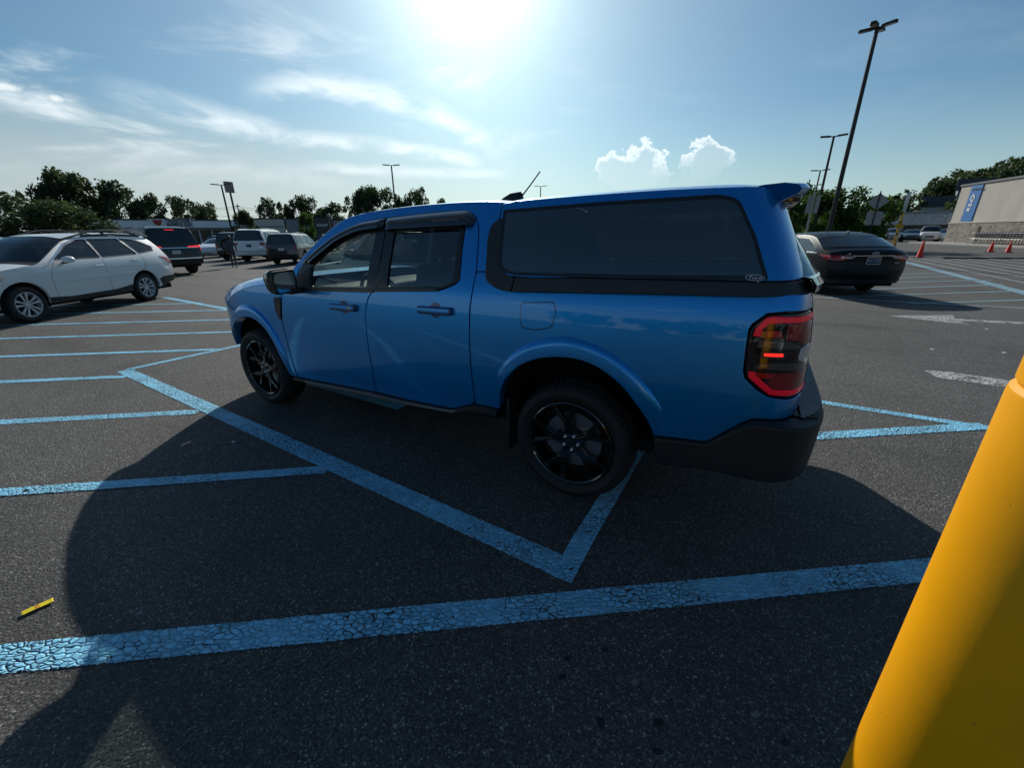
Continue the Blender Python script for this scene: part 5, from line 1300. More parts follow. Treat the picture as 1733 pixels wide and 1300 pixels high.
# white cars facing us in the row
C = Car('parked_sedan', 'white saloon facing us between the black SUV and the off-roader', 'car', (-23.5, 36.2), R_(-84), 'whitecar', SED, SEDP, WIND, 2.795, .917, SEC, (.38, .345), .28, ('alloy5', .335, .23, .22))
C.front('headlamp', [(.45, .66), (.80, .64), (.78, .76), (.55, .72)], 'lampclear', mirror=True); C.front('grille', [(-.40, .48), (.40, .48), (.34, .66), (-.34, .66)], 'glossblack'); C.front('lower_intake', [(-.55, .30), (.55, .30), (.5, .42), (-.5, .42)], 'blackplastic'); C.mirrors(1.72, 1.0)
C = Car('parked_sedan', 'white saloon farther back in the row behind the black SUV', 'car', (-26.6, 40.9), R_(-84), 'whitecar', SED, SEDP, WIND, 2.795, .917, SEC, (.38, .345), .28, ('alloy5', .335, .23, .22), detail=0)
C.front('headlamp', [(.45, .66), (.80, .64), (.78, .76), (.55, .72)], 'lampclear', mirror=True); C.mirrors(1.72, 1.0)

# dark saloon on the right
C = Car('parked_sedan', 'dark blue saloon parked tail towards us just right of the pickup', 'car', (8.55, 11.10), R_(86), 'navy', SED, SEDP, WIND, 2.795, .917, SEC, (.38, .345), .28, ('alloy5', .335, .23, .22), glassk='glassdark')
C.rear('tail_lamp', [(.46, .935), (.60, .945), (.88, .945), (.90, .86), (.74, .825), (.58, .850)], 'tailred', .010, mirror=True, r=.015)
C.side('tail_lamp', [(-.60, .965), (-.985, .945), (-1.0, .87), (-.92, .84)], 'tailred', .008, r=.015)
C.rear('clear_lamp', [(.40, .905), (.52, .915), (.60, .925), (.58, .875), (.50, .865)], 'lampclear', .014, mirror=True)
C.rear('clear_lamp', [(.615, .925), (.68, .925), (.68, .88), (.62, .875)], 'lampclear', .014, mirror=True)
C.rear('chrome_bar', [(-.50, .925), (.50, .925), (.46, .945), (0, .952), (-.46, .945)], 'chrome', .016)
p_ = C.plate(.825, '80G 1PZM', mk='plateblue', tk='platewhite')
xq = float(C.R(np.array([0.]), np.array([.825]))[0][0])
fb = MB()
for y0, y1, z0, z1 in ((-.157, .157, .897, .907), (-.157, .157, .743, .753), (-.157, -.147, .743, .907), (.147, .157, .743, .907)): fb.box(xq - .017, xq - .006, y0, y1, z0, z1)
fb.build('plate_frame', M['chrome'], p_, None)
# emblem: oval ring with a slanted letter
em = MB()
xe = float(C.R(np.array([0.]), np.array([.985]))[0][0])
for k, (rx, rz) in enumerate(((.075, .038),)):
    tv = [(xe - .012, -rx * math.cos(t), .982 + rz * math.sin(t)) for t in np.linspace(0, 2 * math.pi, 33)]
    em.tube(tv, .0045, 6)
for a, b in (((-.035, -.026), (-.02, .030)), ((.02, -.030), (.035, .026)), ((-.03, -.004), (.03, .006))): em.tube([(xe - .012, -a[0], .982 + a[1]), (xe - .012, -b[0], .982 + b[1])], .0055, 6)
em.build('emblem', M['chrome'], C.root)
xl = float(C.R(np.array([.5]), np.array([.985]))[0][0]); dl = MB()
for i in range(8): dl.box(xl - .008, xl - .002, .40 + i * .021, .415 + i * .021, .975, .995 + .006 * (i % 3 == 0))
dl.box(xl - .008, xl - .002, .36, .62, .958, .963); dl.build('dealer_badge', M['white'], C.root, None)
xl = float(C.R(np.array([-.55]), np.array([.78]))[0][0]); dl = MB()
for i in range(3): dl.box(xl - .008, xl - .002, -.62 + i * .035, -.595 + i * .035, .765, .782)
dl.build('trim_badge', M['chrome'], C.root, None)
C.side('chrome_line', [(1.9, .962), (-.50, .975), (-.50, .995), (1.9, .980)], 'chrome', .006, dep=.006, bev=.001)
C.side('bumper_fold', [(-.55, .42), (-.99, .47), (-.99, .49), (-.55, .45)], 'P', .012)
C.rear('bumper_lower', [(-.80, .30), (.80, .30), (.86, .40), (-.86, .40)], 'blackplastic', .012); C.mirrors(1.72, 1.0)
C.seams([[(.68, .32), (.68, .95)], [(2.05, .35), (2.05, .7), (1.95, .95)], [(-.30, .62), (-.36, .8), (-.3, .97)]]); C.handles([(.85, .86), (-.12, .88)])
MB().add([(-.12, -.022, 1.432), (-.12, .022, 1.432), (.08, .012, 1.452), (.08, -.012, 1.452), (-.13, 0, 1.502), (-.05, 0, 1.492)], [(0, 1, 4), (1, 2, 5, 4), (2, 3, 5), (3, 0, 4, 5)]).build('roof_fin_antenna', M['glossblack'], C.root, R_(60))
# ------------------------------------------------------------------ more vehicles: seen through the glass, far right, mirrored in the paint
C = Car('parked_offroader', 'silver off-road car parked beyond the pickup, seen through its front door window', 'off-roader', (-.75, 7.20), R_(150), 'silver', SUV, SUVP, WINS, 2.55, .92, SECB, (.47, .42), .45, ('alloy6', .40, .22, .26), sx=.78, sz=.90, glassk='glasscar')
C.mirrors(1.6, 1.2, 'blackplastic')
C = Car('parked_sedan', 'pale saloon farther off, seen through the door windows of the pickup', 'car', (-3.6, 14.6), R_(150), 'silver', SED, SEDP, WIND, 2.795, .917, SEC, (.38, .345), .28, ('alloy5', .335, .23, .22), detail=0)
C = Car('parked_suv', 'white SUV behind the photographer, mirrored in the canopy window', 'suv', (2.6, -12.0), R_(250), 'whitecar', SUV, SUVP, WINS, 3.10, 1.0, SECB, (.45, .42), .38, ('alloy5', .41, .28, .28), glassk='glassdark', detail=0)
C = Car('parked_sedan', 'dark saloon behind the photographer, mirrored in the pickup flank', 'car', (-5.0, -12.5), R_(250), 'charcoal', SED, SEDP, WIND, 2.795, .917, SEC, (.38, .345), .28, ('alloy5', .335, .23, .22), detail=0)
for lb, x, y, hd, pk, pr, pp, wn_, wbk, sxz, wl in (
        ('white pickup-nosed SUV facing us nearest the store corner', 52.6, 54.6, 228, 'whitecar', SUV, SUVP, WINS, 2.9, (.93, .95), ('alloy5', .41, .28, .28)),
        ('dark grey saloon parked between two pale cars before the restaurant', 51.2, 55.4, 228, 'charcoal', SED, SEDP, WIND, 2.795, (1, 1), ('alloy5', .335, .23, .22)),
        ('silver hatch-backed car beside the striped yellow post, facing us', 49.9, 56.6, 228, 'silver', WAG, WAGP, WINW, 2.745, (1, 1), ('alloy5', .335, .23, .22)),
        ('small white car half hidden by the store corner', 53.9, 53.6, 228, 'whitecar', SED, SEDP, WIND, 2.795, (.95, 1), ('alloy5', .335, .23, .22))):
    sc = SECB if pr is SUV else SEC
    C = Car('parked_car', lb, 'car', (x, y), R_(hd), pk, pr, pp, wn_, wbk, .92, sc, (.40, .37), .30, wl, sx=sxz[0], sz=sxz[1], detail=0, group='cars parked by the restaurant')
    C.front('headlamp', [(.50, .68 * sxz[1]), (.80, .68 * sxz[1]), (.80, .80 * sxz[1]), (.52, .78 * sxz[1])], 'lampclear', mirror=True); C.front('grille', [(-.42, .50), (.42, .50), (.40, .70), (-.40, .70)], 'glossblack')
for lb, x, y, hd, pk in (('white car roof showing above the wagon hood at the left edge', -30.5, 26.2, 60, 'whitecar'),
                         ('pale car parked in the far row beside the red-signed shop', -33.0, 40.5, 95, 'silver'),
                         ('black car parked in the far row under the tall lamp', -28.4, 42.6, 95, 'black_'),
                         ('white car in the far row left of the small round tree', -24.0, 43.4, 95, 'whitecar'),
                         ('silver car in the far row behind the dark boxy SUV', -18.6, 44.6, 95, 'silver'),
                         ('dark red car in the far row behind the dark boxy SUV', -15.2, 45.0, 95, 'redcar')):
    C = Car('parked_car', lb, 'car', (x, y), R_(hd), pk, WAG, WAGP, WINW, 2.745, .92, SEC, (.40, .37), .30, ('alloy5', .335, .23, .22), detail=0, group='cars in the far row')
    C.rear('tail_lamp', [(.50, .98), (.80, .98), (.84, .88), (.55, .86)], 'tailred', mirror=True)

# ------------------------------------------------------------------ trees
def foliage(name, dark, light, tl):
    t = MT(name); co = t.co()
    oi = t.n('ShaderNodeObjectInfo'); c = t.mix(t.rng(t.noise(co, .9, 3), .35, .65), dark, light)
    c = t.mix(1., c, t.ramp(t.noise(co, 7., 2), [(.3, .75), (.7, 1.25)]), 'MULTIPLY'); c = t.mix(1., c, t.ramp(oi.outputs['Random'], [(0, .85), (1, 1.12)]), 'MULTIPLY')
    t.set(color=c, rough=.6, spec=.25)
    tr = t.n('ShaderNodeBsdfTranslucent'); t.L.new(t.mix(1., c, tl, 'MULTIPLY'), tr.inputs[0]); mx = t.n('ShaderNodeMixShader'); mx.inputs[0].default_value = .32
    t.L.new(t.b.outputs[0], mx.inputs[1]); t.L.new(tr.outputs[0], mx.inputs[2]); t.L.new(mx.outputs[0], t.out.inputs[0]); return t.m
M['leaf'] = foliage('dark_foliage', (.036, .052, .028), (.065, .088, .042), (1.2, 1.4, .8))
M['leafbright'] = foliage('bright_foliage', (.030, .060, .016), (.070, .115, .028), (1.6, 2.0, .6))
M['bark'] = plain('bark', (.055, .045, .036), .9, bump=.4, bscale=30.)
def crown_mesh(seed, n_lobes, n_leaf, leaf, flat=1.0, spread=1.0, z0=.25, lob=(.2, .36)):
    "leaf-sized faces over a heap of lobes inside a unit crown (radius 1, height 0..1)"
    rg = np.random.default_rng(seed); L_ = []
    for i in range(n_lobes):
        a = rg.uniform(0, 2 * np.pi); zz = rg.uniform(z0, .92); rmax = np.sqrt(max(.05, 1 - ((zz - .52) / .55) ** 2)) * spread
        r = rmax * np.sqrt(rg.uniform(.1, 1)) * .78; L_.append((r * np.cos(a), r * np.sin(a), zz, rg.uniform(*lob)))
    L_.append((0, 0, .80, .26)); L_ = np.array(L_)
    k = rg.choice(len(L_), n_leaf, p=L_[:, 3] ** 2 / (L_[:, 3] ** 2).sum())
    d = rg.normal(size=(n_leaf, 3)); d /= np.linalg.norm(d, axis=1)[:, None]
    rad = rg.uniform(.25, 1.0, n_leaf) ** .45 * (1 + .16 * rg.normal(size=n_leaf))
    c = L_[k, :3] + d * (L_[k, 3] * rad)[:, None] * np.array([1, 1, .62 * flat])
    u = rg.normal(size=(n_leaf, 3)); u /= np.linalg.norm(u, axis=1)[:, None]; w = np.cross(u, rg.normal(size=(n_leaf, 3))); w /= np.linalg.norm(w, axis=1)[:, None]
    s = leaf * rg.uniform(.55, 1.3, n_leaf)[:, None]
    asp = np.array([1, 1, .62])
    V = np.stack([c - u * s * asp, c + w * s * .55 * asp, c + u * s * asp, c - w * s * .55 * asp], 1).reshape(-1, 3)
    F = np.arange(n_leaf * 4).reshape(-1, 4)
    me = bpy.data.meshes.new('crown'); me.from_pydata(V.tolist(), [], F.tolist()); return me, L_
CROWNS = [crown_mesh(11 + i, 24, 6000, .048, lob=(.13, .28)) for i in range(5)] + [crown_mesh(40 + i, 16, 4000, .050, spread=.9, lob=(.13, .28)) for i in range(3)] + [crown_mesh(77, 34, 11000, .036, z0=.08, lob=(.16, .28))]
_tr = [0]
def tree(x, y, h, r, label, kind=None, leafm='leaf', base=.0, lean=0.0, group='trees along the horizon', name='tree'):
    i = _tr[0]; _tr[0] += 1
    me, L_ = CROWNS[(i * 3 + 1) % len(CROWNS)] if kind is None else CROWNS[kind]
    rt = empty(name, (x, y, base), i * 2.17); tag(rt, label, 'tree', group)
    k = leafm
    key = (me.name, k)
    m2 = me.copy() if len(me.materials) and me.materials[0] != M[k] else me
    if not len(m2.materials): m2.materials.append(M[k])
    elif m2.materials[0] != M[k]: m2.materials[0] = M[k]
    c = bpy.data.objects.new('crown', m2); COL.objects.link(c); c.parent = rt; c.scale = (r, r, h)
    b = MB(); tr_ = max(.10, h * .018)
    b.tube([(0, 0, -.2), (.02 * h * lean, 0, h * .2), (.03 * h * lean, .01 * h, h * .45), (0, 0, h * .75)], [tr_ * 1.35, tr_, tr_ * .75, tr_ * .2], 8)
    for q in L_[:7]:
        p0 = Vector((0, .005 * h, h * (.22 + .3 * ((q[2] * 7) % 1)))); p1 = Vector((q[0] * r, q[1] * r, q[2] * h))
        b.tube([p0, p0.lerp(p1, .5) + Vector((0, 0, -.03 * h)), p1], [tr_ * .5, tr_ * .32, tr_ * .12], 6)
    b.build('trunk', M['bark'], rt, R_(60)); return rt
TR = [(-42.9, 39.2, 5.3, 6.6, 'large dark rounded tree at the far left edge', 8), (-66.9, 63.6, 9.0, 2.2, 'narrow dark tree top left of the tallest tree', 5), (-66.0, 68.4, 10.6, 3.6, 'tallest dark tree behind the rounded one at far left', 1), (-62.9, 71.2, 9.4, 3.4, 'dark spreading tree behind the shop wall end', 2), (-61.1, 75.3, 8.3, 2.9, 'airy tree behind the left half of the long shop', 6),
      (-59.6, 80.3, 8.3, 3.2, 'broad tree behind the red emblem of the shop', 3), (-57.9, 84.0, 7.5, 2.3, 'smaller tree above the right end of the long shop', 7), (-32.0, 53.1, 4.2, 1.9, 'dark low tree in front of the beige building beside the lamp', 4), (-52.9, 98.7, 9.8, 2.9, 'airy tree right of the pylon sign', 5), (-50.4, 100.0, 8.0, 1.9, 'small tree between two airy trees over the beige building', 6), (-47.4, 101.5, 9.6, 3.0, 'rounded dark tree over the grey building', 2),
      (-40.6, 96.8, 7.6, 5.2, 'wide low tree mass behind the dark shopfront', 0), (-38.9, 113.5, 11.8, 3.2, 'leftmost of the tall tree group above the pickup hood', 7), (-34.6, 117.0, 12.8, 4.6, 'widest tree of the tall group left of the lamp', 1), (-29.1, 118.5, 11.1, 3.0, 'thin tree right behind the lamp above the cab', 6), (-24.5, 119.5, 12.8, 3.3, 'dense rounded tree right of the lamp above the cab', 3), (-19.1, 123.5, 11.2, 3.2, 'last tree top before the cab roof line', 5)]
for i_, (x, y, h, r, lb, kd) in enumerate(TR): tree(x, y, h, r * (1.0 if i_ in (0, 7) else 1.36), lb, kd)
tree(-25.2, 54.5, 4.0, 1.35, 'small bright round tree before the dark shopfront', 4, 'leafbright')
tree(24.6, 33.9, 4.3, 2.5, 'bright leafy tree behind the tall lamp post on the right', 1, 'leafbright', group='trees on the right')
tree(26.9, 32.4, 3.7, 1.7, 'bright tree just left of the diamond sign', 3, 'leafbright', group='trees on the right')
tree(21.6, 33.9, 3.6, 1.6, 'yellow-green tree peeping out beside the canopy', 2, 'leafbright', group='trees on the right')
tree(42.2, 62.0, 7.2, 2.7, 'dark tree between the lamps behind the leafy one', 0, group='trees on the right'); tree(37.2, 61.0, 6.2, 3.0, 'dark tree beside the canopy spoiler', 4, group='trees on the right')
# wooded hill on the right and the wood behind the photographer: far masses nobody could count
def wood(name, pts, label, leaf=.8, seed=1, dens=900):
    rg = np.random.default_rng(seed); V = []; n = 0
    for (x, y, zb, h, r) in pts:
        m = dens; nl = 9; lob = np.stack([rg.normal(0, .45, nl) * r, rg.normal(0, .45, nl) * r, zb + h * rg.uniform(.25, .85, nl), rg.uniform(.3, .5, nl) * r], 1)
        k = rg.integers(0, nl, m); d = rg.normal(size=(m, 3)); d /= np.linalg.norm(d, axis=1)[:, None]
        c = np.array([x, y, 0]) + lob[k, :3] + d * (lob[k, 3] * rg.uniform(.3, 1.05, m) ** .5)[:, None]
        u = rg.normal(size=(m, 3)); u /= np.linalg.norm(u, axis=1)[:, None]; w = np.cross(u, rg.normal(size=(m, 3))); w /= np.linalg.norm(w, axis=1)[:, None]; s = leaf * rg.uniform(.4, 1.1, m)[:, None]
        V.append(np.stack([c - u * s, c + w * s * .6, c + u * s, c - w * s * .6], 1).reshape(-1, 3))
    V = np.concatenate(V); o = obj(name, V, np.arange(len(V)).reshape(-1, 4), M['leaf']); tag(o, label, 'wood', kind='stuff'); return o
rg = np.random.default_rng(5); W = []
def hill_z(x, y):
    a = math.atan2(x, y); d = math.hypot(x, y)
    k = np.clip((d - 92) / 55, 0, 1); s = np.interp(math.degrees(a), [34, 38, 40, 42, 44.5, 47, 50, 56, 62], [0, .20, .34, .50, .78, 1.0, .95, .8, .2]); return 11.0 * k * k * (3 - 2 * k) * s
for i in range(105):
    a = R_(rg.uniform(36, 56)); d = rg.uniform(98, 150)
    if 41.2 < math.degrees(a) < 45.8 and d < 131: continue
    a = a + 0.0; x, y = d * math.sin(a), d * math.cos(a); W.append((x, y, hill_z(x, y) - .3, rg.uniform(3.4, 5.6), rg.uniform(2.4, 3.9)))
wood('woodland', W, 'wooded hillside rising on the right behind the store', .50, 2, 620)
W = [(x + rg.uniform(-2, 2), -58 + rg.uniform(-5, 5), 0, rg.uniform(7, 11), rg.uniform(4, 6)) for x in np.arange(-75, 80, 6.0)]
wood('woodland', W, 'row of trees behind the photographer, mirrored in the glass', .9, 3, 420)
W = [(x + rg.uniform(-2, 2), 150 + rg.uniform(-6, 6), 0, rg.uniform(4.5, 6.5), rg.uniform(4.5, 6)) for x in np.arange(-14, 98, 6.5)]
wood('woodland', W, 'low distant tree line along the horizon behind the pickup canopy', .9, 9, 380)
n_a, n_d = 36, 14; V = []; F = []
for i in range(n_a):
    a = R_(30 + i * 40 / (n_a - 1))
    for j in range(n_d):
        d = 85 + j * 10; x, y = d * math.sin(a), d * math.cos(a); V.append((x, y, hill_z(x, y) - .10 - (.3 if j == 0 or i in (0, n_a - 1) else 0)))
for i in range(n_a - 1):
    for j in range(n_d - 1): F.append((i * n_d + j, i * n_d + j + 1, (i + 1) * n_d + j + 1, (i + 1) * n_d + j))
tag(obj('hill', V, F, M['meadow'], None, R_(80)), kind='structure')
# ------------------------------------------------------------------ the big store on the right
t = MT('store_upper_wall'); co = t.co(); c = t.mix(1., (.47, .44, .39), t.ramp(t.noise(t.map(co, (1, 1, .35)), .9, 6, .65), [(.3, .84), (.7, 1.08)]), 'MULTIPLY'); c = t.mix(t.rng(t.noise(t.map(co, (2.5, 2.5, .18)), 1.1, 5), .55, .85, 0, .25), c, (.24, .22, .20)); t.set(color=c, rough=.9); t.bump(t.noise(co, 9., 4), .3, .03); M['storeup'] = t.m
t = MT('split_face_block'); co = t.co(); v = t.vor(t.map(co, (2.5, 2.5, 5.0)), 1.0, 'F1', 'Color', .35); sc_ = t.n('ShaderNodeSeparateColor'); t.L.new(v, sc_.inputs[0]); c = t.mix(1., (.26, .235, .20), t.ramp(sc_.outputs[0], [(0, .62), (1, 1.3)]), 'MULTIPLY'); t.set(color=c, rough=.95); t.bump(t.noise(co, 14., 5, .7), 1.0, .08); M['storelow'] = t.m
M['coping'] = plain('roof_coping', (.10, .10, .10), .5); M['signblue'] = plain('blue_sign_panel', (.02, .15, .42), .45); M['steel'] = plain('galvanised_steel', (.30, .31, .31), .45, .7); M['darksteel'] = plain('dark_pole_paint', (.018, .017, .016), .45, .3); M['signback'] = plain('aluminium_sign_back', (.30, .30, .30), .5, .5); M['signyellow'] = plain('yellow_post_paint', (.75, .45, .02), .5); M['concrete'] = plain('concrete', (.34, .33, .31), .9, bump=.2, bscale=40.)
ST = empty('store_building', (47.2, 46.8, 0), math.atan2(-.947, -.322)); tag(ST, 'big pale store with rough stone base and a blue wall panel', 'store')
MB().box(-.3, 75, -.02, 45, 2.15, 5.6).build('upper_wall', M['storeup'], ST, None)
MB().box(-.32, 75, -.10, 44.9, 0, 2.0).build('stone_base', M['storelow'], ST, None)
MB().box(-.34, 75, -.14, 44.9, 2.0, 2.15).build('ledge', M['storeup'], ST, None)
MB().box(-.42, 75.1, -.12, 45.1, 5.6, 5.78).build('coping', M['coping'], ST, None)
sp = MB().box(1.40, 3.05, -.09, -.02, 2.17, 5.52).build('blue_panel', M['signblue'], ST, None)
def wq(poly, nm, y=-.12, par=sp, mk='white'): MB().prism(poly, y, y + .03, lambda u, v, h: (u, h, v)).build(nm, M[mk], par, None)
for q in ([(2.13, 4.78), (2.50, 4.34), (2.34, 4.32), (2.13, 4.56)], [(2.50, 4.34), (2.19, 3.86), (2.13, 4.08), (2.34, 4.32)], [(2.19, 3.86), (1.77, 4.36), (1.95, 4.32), (2.13, 4.08)], [(1.77, 4.36), (2.13, 4.78), (2.13, 4.56), (1.95, 4.32)]): wq(q, 'sign_mark')
for q in ([(1.86, 3.83), (2.08, 3.83), (2.05, 3.57), (1.83, 3.57)], [(2.16, 3.83), (2.38, 3.83), (2.35, 3.57), (2.13, 3.57)], [(1.85, 3.41), (2.28, 3.43), (2.27, 3.13), (1.86, 3.13)]): wq(q, 'sign_mark')
for z in (5.05, 5.18): MB().box(1.62, 3.3, -.13, -.10, z, z + .03).build('panel_bracket', M['darksteel'], sp, None)
MB().box(4.55, 4.90, -.13, -.11, 0, 1.65).build('wall_hatch', M['darksteel'], ST, None)
ru = MB(); ru.box(4.4, 5.3, 3.0, 3.1, 6.1, 6.3).box(4.45, 4.5, 3.0, 3.1, 5.7, 6.3).box(5.1, 5.15, 3, 3.1, 5.7, 6.2); ru.build('roof_equipment', M['darksteel'], ST, None)
for u in (10.6, 18.0): MB().box(u, u + .05, -.06, -.02, 2.2, 5.55).build('wall_joint', M['coping'], ST, None)
KB = obj('store_pavement', [], [], None) if False else None
V = [(-1.5, -2.6), (75, -2.6), (75, -.12), (-1.5, -.12)]
pv = MB().box(-1.5, 75, -2.6, -.12, 0, .13).build('pavement', M['concrete'], None, None); pv.location = ST.location; pv.rotation_euler = ST.rotation_euler; tag(pv, kind='structure')
# shopping carts nested along the wall
M['wire'] = plain('cart_wire', (.12, .12, .125), .4, .7); M['redcap'] = plain('cart_handle', (.02, .10, .35), .4)
def cart():
    r = empty('shopping_cart'); b = MB()
    lo = [(-.40, -.20, .42), (.42, -.15, .50), (.42, .15, .50), (-.40, .20, .42)]; hi = [(-.48, -.28, .95), (.50, -.22, .86), (.50, .22, .86), (-.48, .28, .95)]
    for q in (lo, hi): b.tube(q + [q[0]], .012, 5, False)
    for i in range(4):
        for k in range(5):
            f = k / 4; a = Vector(lo[i]).lerp(Vector(lo[(i + 1) % 4]), f); c_ = Vector(hi[i]).lerp(Vector(hi[(i + 1) % 4]), f); b.tube([a, c_], .007, 4, False)
    for f in (.33, .66): b.tube([Vector(lo[i % 4]).lerp(Vector(hi[i % 4]), f) for i in range(5)], .006, 4, False)
    b.build('basket', M['wire'], r, None)
    f_ = MB()
    for s in (-1, 1): f_.tube([(-.50, .25 * s, 1.0), (-.44, .23 * s, .45), (-.42, .23 * s, .15), (.45, .16 * s, .15)], .014, 6)
    f_.build('frame', M['wire'], r, None); MB().tube([(-.50, -.27, 1.0), (-.50, .27, 1.0)], .018, 8).build('handle', M['redcap'], r)
    for s in (-1, 1):
        for x in (-.40, .43): MB().lathe([(.0, -.015), (.06, -.015), (.065, 0), (.06, .015), (0, .015)], 12, 'y', Matrix.Translation((x, .2 * s, .066))).build('wheel', M['rubber'], r)
    return r
ORD = 'first second third fourth fifth sixth seventh eighth ninth tenth eleventh twelfth thirteenth fourteenth fifteenth sixteenth seventeenth eighteenth'.split()
ct = cart(); wd_ = Vector((-.322, -.947)); nn_ = Vector((-.947, .322))
for i in range(18):
    c_ = ct if i == 0 else copy_tree(ct); u = 6.2 + i * .36; p = Vector((47.2, 46.8)) + wd_ * u + nn_ * 1.0
    c_.location = (p.x, p.y, .13); c_.rotation_euler = (0, 0, math.atan2(-wd_.y, -wd_.x)); tag(c_, ORD[i] + ' grey wire shopping cart from the left end of the row along the store', 'shopping cart', 'shopping carts')
# ------------------------------------------------------------------ cones and hose
M['cone'] = plain('orange_cone', (.90, .030, .006), .55); M['hose'] = plain('black_hose', (.01, .01, .01), .6)
def cone(x, y, lb, h=.90):
    r = empty('traffic_cone', (x, y, 0)); tag(r, lb, 'traffic cone', 'traffic cones')
    MB().bbox(-.19, .19, -.19, .19, .004, .04, .012).build('base', M['darkbase'] if 'darkbase' in M else M.setdefault('darkbase', plain('cone_base', (.03, .02, .018), .7)), r)
    MB().lathe([(.145, .04), (.135, .06), (.035, h - .02), (.028, h), (0, h)], 24).build('cone_body', M['cone'], r, R_(40))
cone(22.8, 23.8, 'orange traffic cone standing behind the dark saloon, nearest of them'); cone(31.8, 28.4, 'left one of the two orange cones before the shopping carts', .68); cone(32.3, 27.8, 'right one of the two orange cones before the shopping carts', .68); cone(29.6, 33.2, 'orange cone at the foot of the striped yellow post', .75)
pts = [(23.2 + k * .35, 22.85 - .115 * k + .05 * math.sin(k * 1.7), .03 + .012 * math.sin(k * 2.1)) for k in range(30)]
tag(MB().tube(pts, .04, 6).build('rubber_hose', M['hose'], None, R_(60)), 'long black hose lying across the tarmac right of the near cone', 'hose')
# ------------------------------------------------------------------ signs and posts on the right
def post(name, x, y, h, r, mk, lb, cat, group=None):
    e = empty(name, (x, y, 0)); tag(e, lb, cat, group); MB().tube([(0, 0, 0), (0, 0, h)], r, 10).build('post', M[mk], e); return e
face = lambda e: math.atan2(-e.location.y, -e.location.x)
def flat(e, nm, poly, mk, off=.04, th=.004, tilt=0.0, col=None):
    a = face(e) + tilt; X = Vector((-math.sin(a), math.cos(a), 0)); D = Vector((math.cos(a), math.sin(a), 0))
    return MB().prism(poly, off, off + th, lambda u, v, h: X * u + D * h + Vector((0, 0, v))).build(nm, M[mk], e, None)
e = post('road_sign', 24.2, 29.3, 3.85, .035, 'darksteel', 'back of a grey diamond sign over a square one on a post', 'sign')
flat(e, 'diamond_plate', [(-.54, 3.22), (0, 2.70), (.54, 3.22), (0, 3.76)], 'signback', -.045); flat(e, 'square_plate', [(-.42, 1.80), (.42, 1.76), (.42, 2.60), (-.42, 2.64)], 'signback', -.045)
flat(e, 'post_front', [(-.035, .0), (.035, 0), (.035, 3.85), (-.035, 3.85)], 'darksteel', .03, .01)
MB().lathe([(.16, 0), (.16, 1.05), (.10, 1.14), (0, 1.17)], 20).build('base_sleeve', M['signyellow'], e, R_(40))
e = post('road_sign', 19.1, 28.1, 3.75, .07, 'signback', 'two narrow grey sign backs on a post between canopy and leafy tree', 'sign')
flat(e, 'sign_plate', [(-.34, 2.55), (-.08, 2.5), (-.02, 3.55), (-.28, 3.6)], 'signback', -.09); flat(e, 'sign_plate', [(.10, 2.5), (.32, 2.5), (.36, 3.55), (.14, 3.58)], 'signback', -.09)
MB().lathe([(.20, 0), (.20, 1.22), (.16, 1.34), (0, 1.40)], 20).build('base_sleeve', M['signyellow'], e, R_(40))
e = post('striped_post', 29.25, 32.9, 3.0, .075, 'signyellow', 'yellow post with black bands and a narrow white board on top', 'post')
for z in (.02, 1.10, 1.55, 1.95): MB().lathe([(.08, z), (.08, z + .12)], 14).build('black_band', M['darksteel'], e)
flat(e, 'white_board', [(-.10, 2.75), (.10, 2.70), (.10, 4.0), (-.10, 4.0)], 'white', .09, .02); flat(e, 'yellow_bracket', [(-.28, 1.58), (.28, 1.58), (.12, 1.95), (-.12, 1.95)], 'signyellow', .08, .02)
MB().tube([(.32, .2, 0), (.32, .2, 4.1)], .03, 8).build('thin_pole', M['signback'], e)
for x, y, h, lb in ((36.5, 42.6, 1.35, 'slim yellow bollard with a white top far behind the saloon roof'), (33.9, 40.6, 1.15, 'stout yellow bollard just right of the square sign'), ):
    e = empty('bollard', (x, y, 0)); tag(e, lb, 'bollard', 'far yellow bollards'); MB().lathe([(.13, 0), (.13, h - .1), (.08, h), (0, h + .03)], 16).build('sleeve', M['signyellow'], e, R_(40))
    MB().lathe([(.135, h - .12), (.09, h + .01), (0, h + .05)], 16).build('cap', M['white'], e, R_(40))
# ------------------------------------------------------------------ lamp posts
def lamp(x, y, h, lb, heads=2, r=.10, az=0.0, hs=1.0, base=True):
    e = empty('lamp_post', (x, y, 0)); tag(e, lb, 'lamp post', 'car park lamp posts')
    MB().tube([(0, 0, 0), (0, 0, h * .5), (0, 0, h)], [r, r * .85, r * .7], 10).build('pole', M['darksteel'], e)
    if base: MB().lathe([(.30, 0), (.30, .75), (.26, .80), (0, .80)], 20).build('concrete_base', M['concrete'], e, R_(40))
    angs = {2: (0, 180), 4: (0, 90, 180, 270), 3: (0, 120, 240)}[heads]
    for a in angs:
        T = Matrix.Rotation(R_(a) + az, 4, 'Z')
        b = MB(); b.tube([T @ Vector((.0, 0, h - .06)), T @ Vector((.30 * hs, 0, h - .03))], .035, 6)
        ou = [(.22, -.10), (.40, -.19), (.95, -.19), (1.05, -.12), (1.05, .12), (.95, .19), (.40, .19), (.22, .10)]
        b.prism([(u * hs, v * hs) for u, v in ou], h - .06, h + .03, lambda u, v, z: T @ Vector((u, v, z + .06 * (u - .2))))
        hd = b.build('lamp_head', M['darksteel'], e, None)
        MB().prism([(.42 * hs, -.15 * hs), (.93 * hs, -.15 * hs), (.93 * hs, .15 * hs), (.42 * hs, .15 * hs)], h - .066, h - .061, lambda u, v, z: T @ Vector((u, v, z + .06 * (u - .2)))).build('diffuser', M['lampclear'], hd, None)
    return e
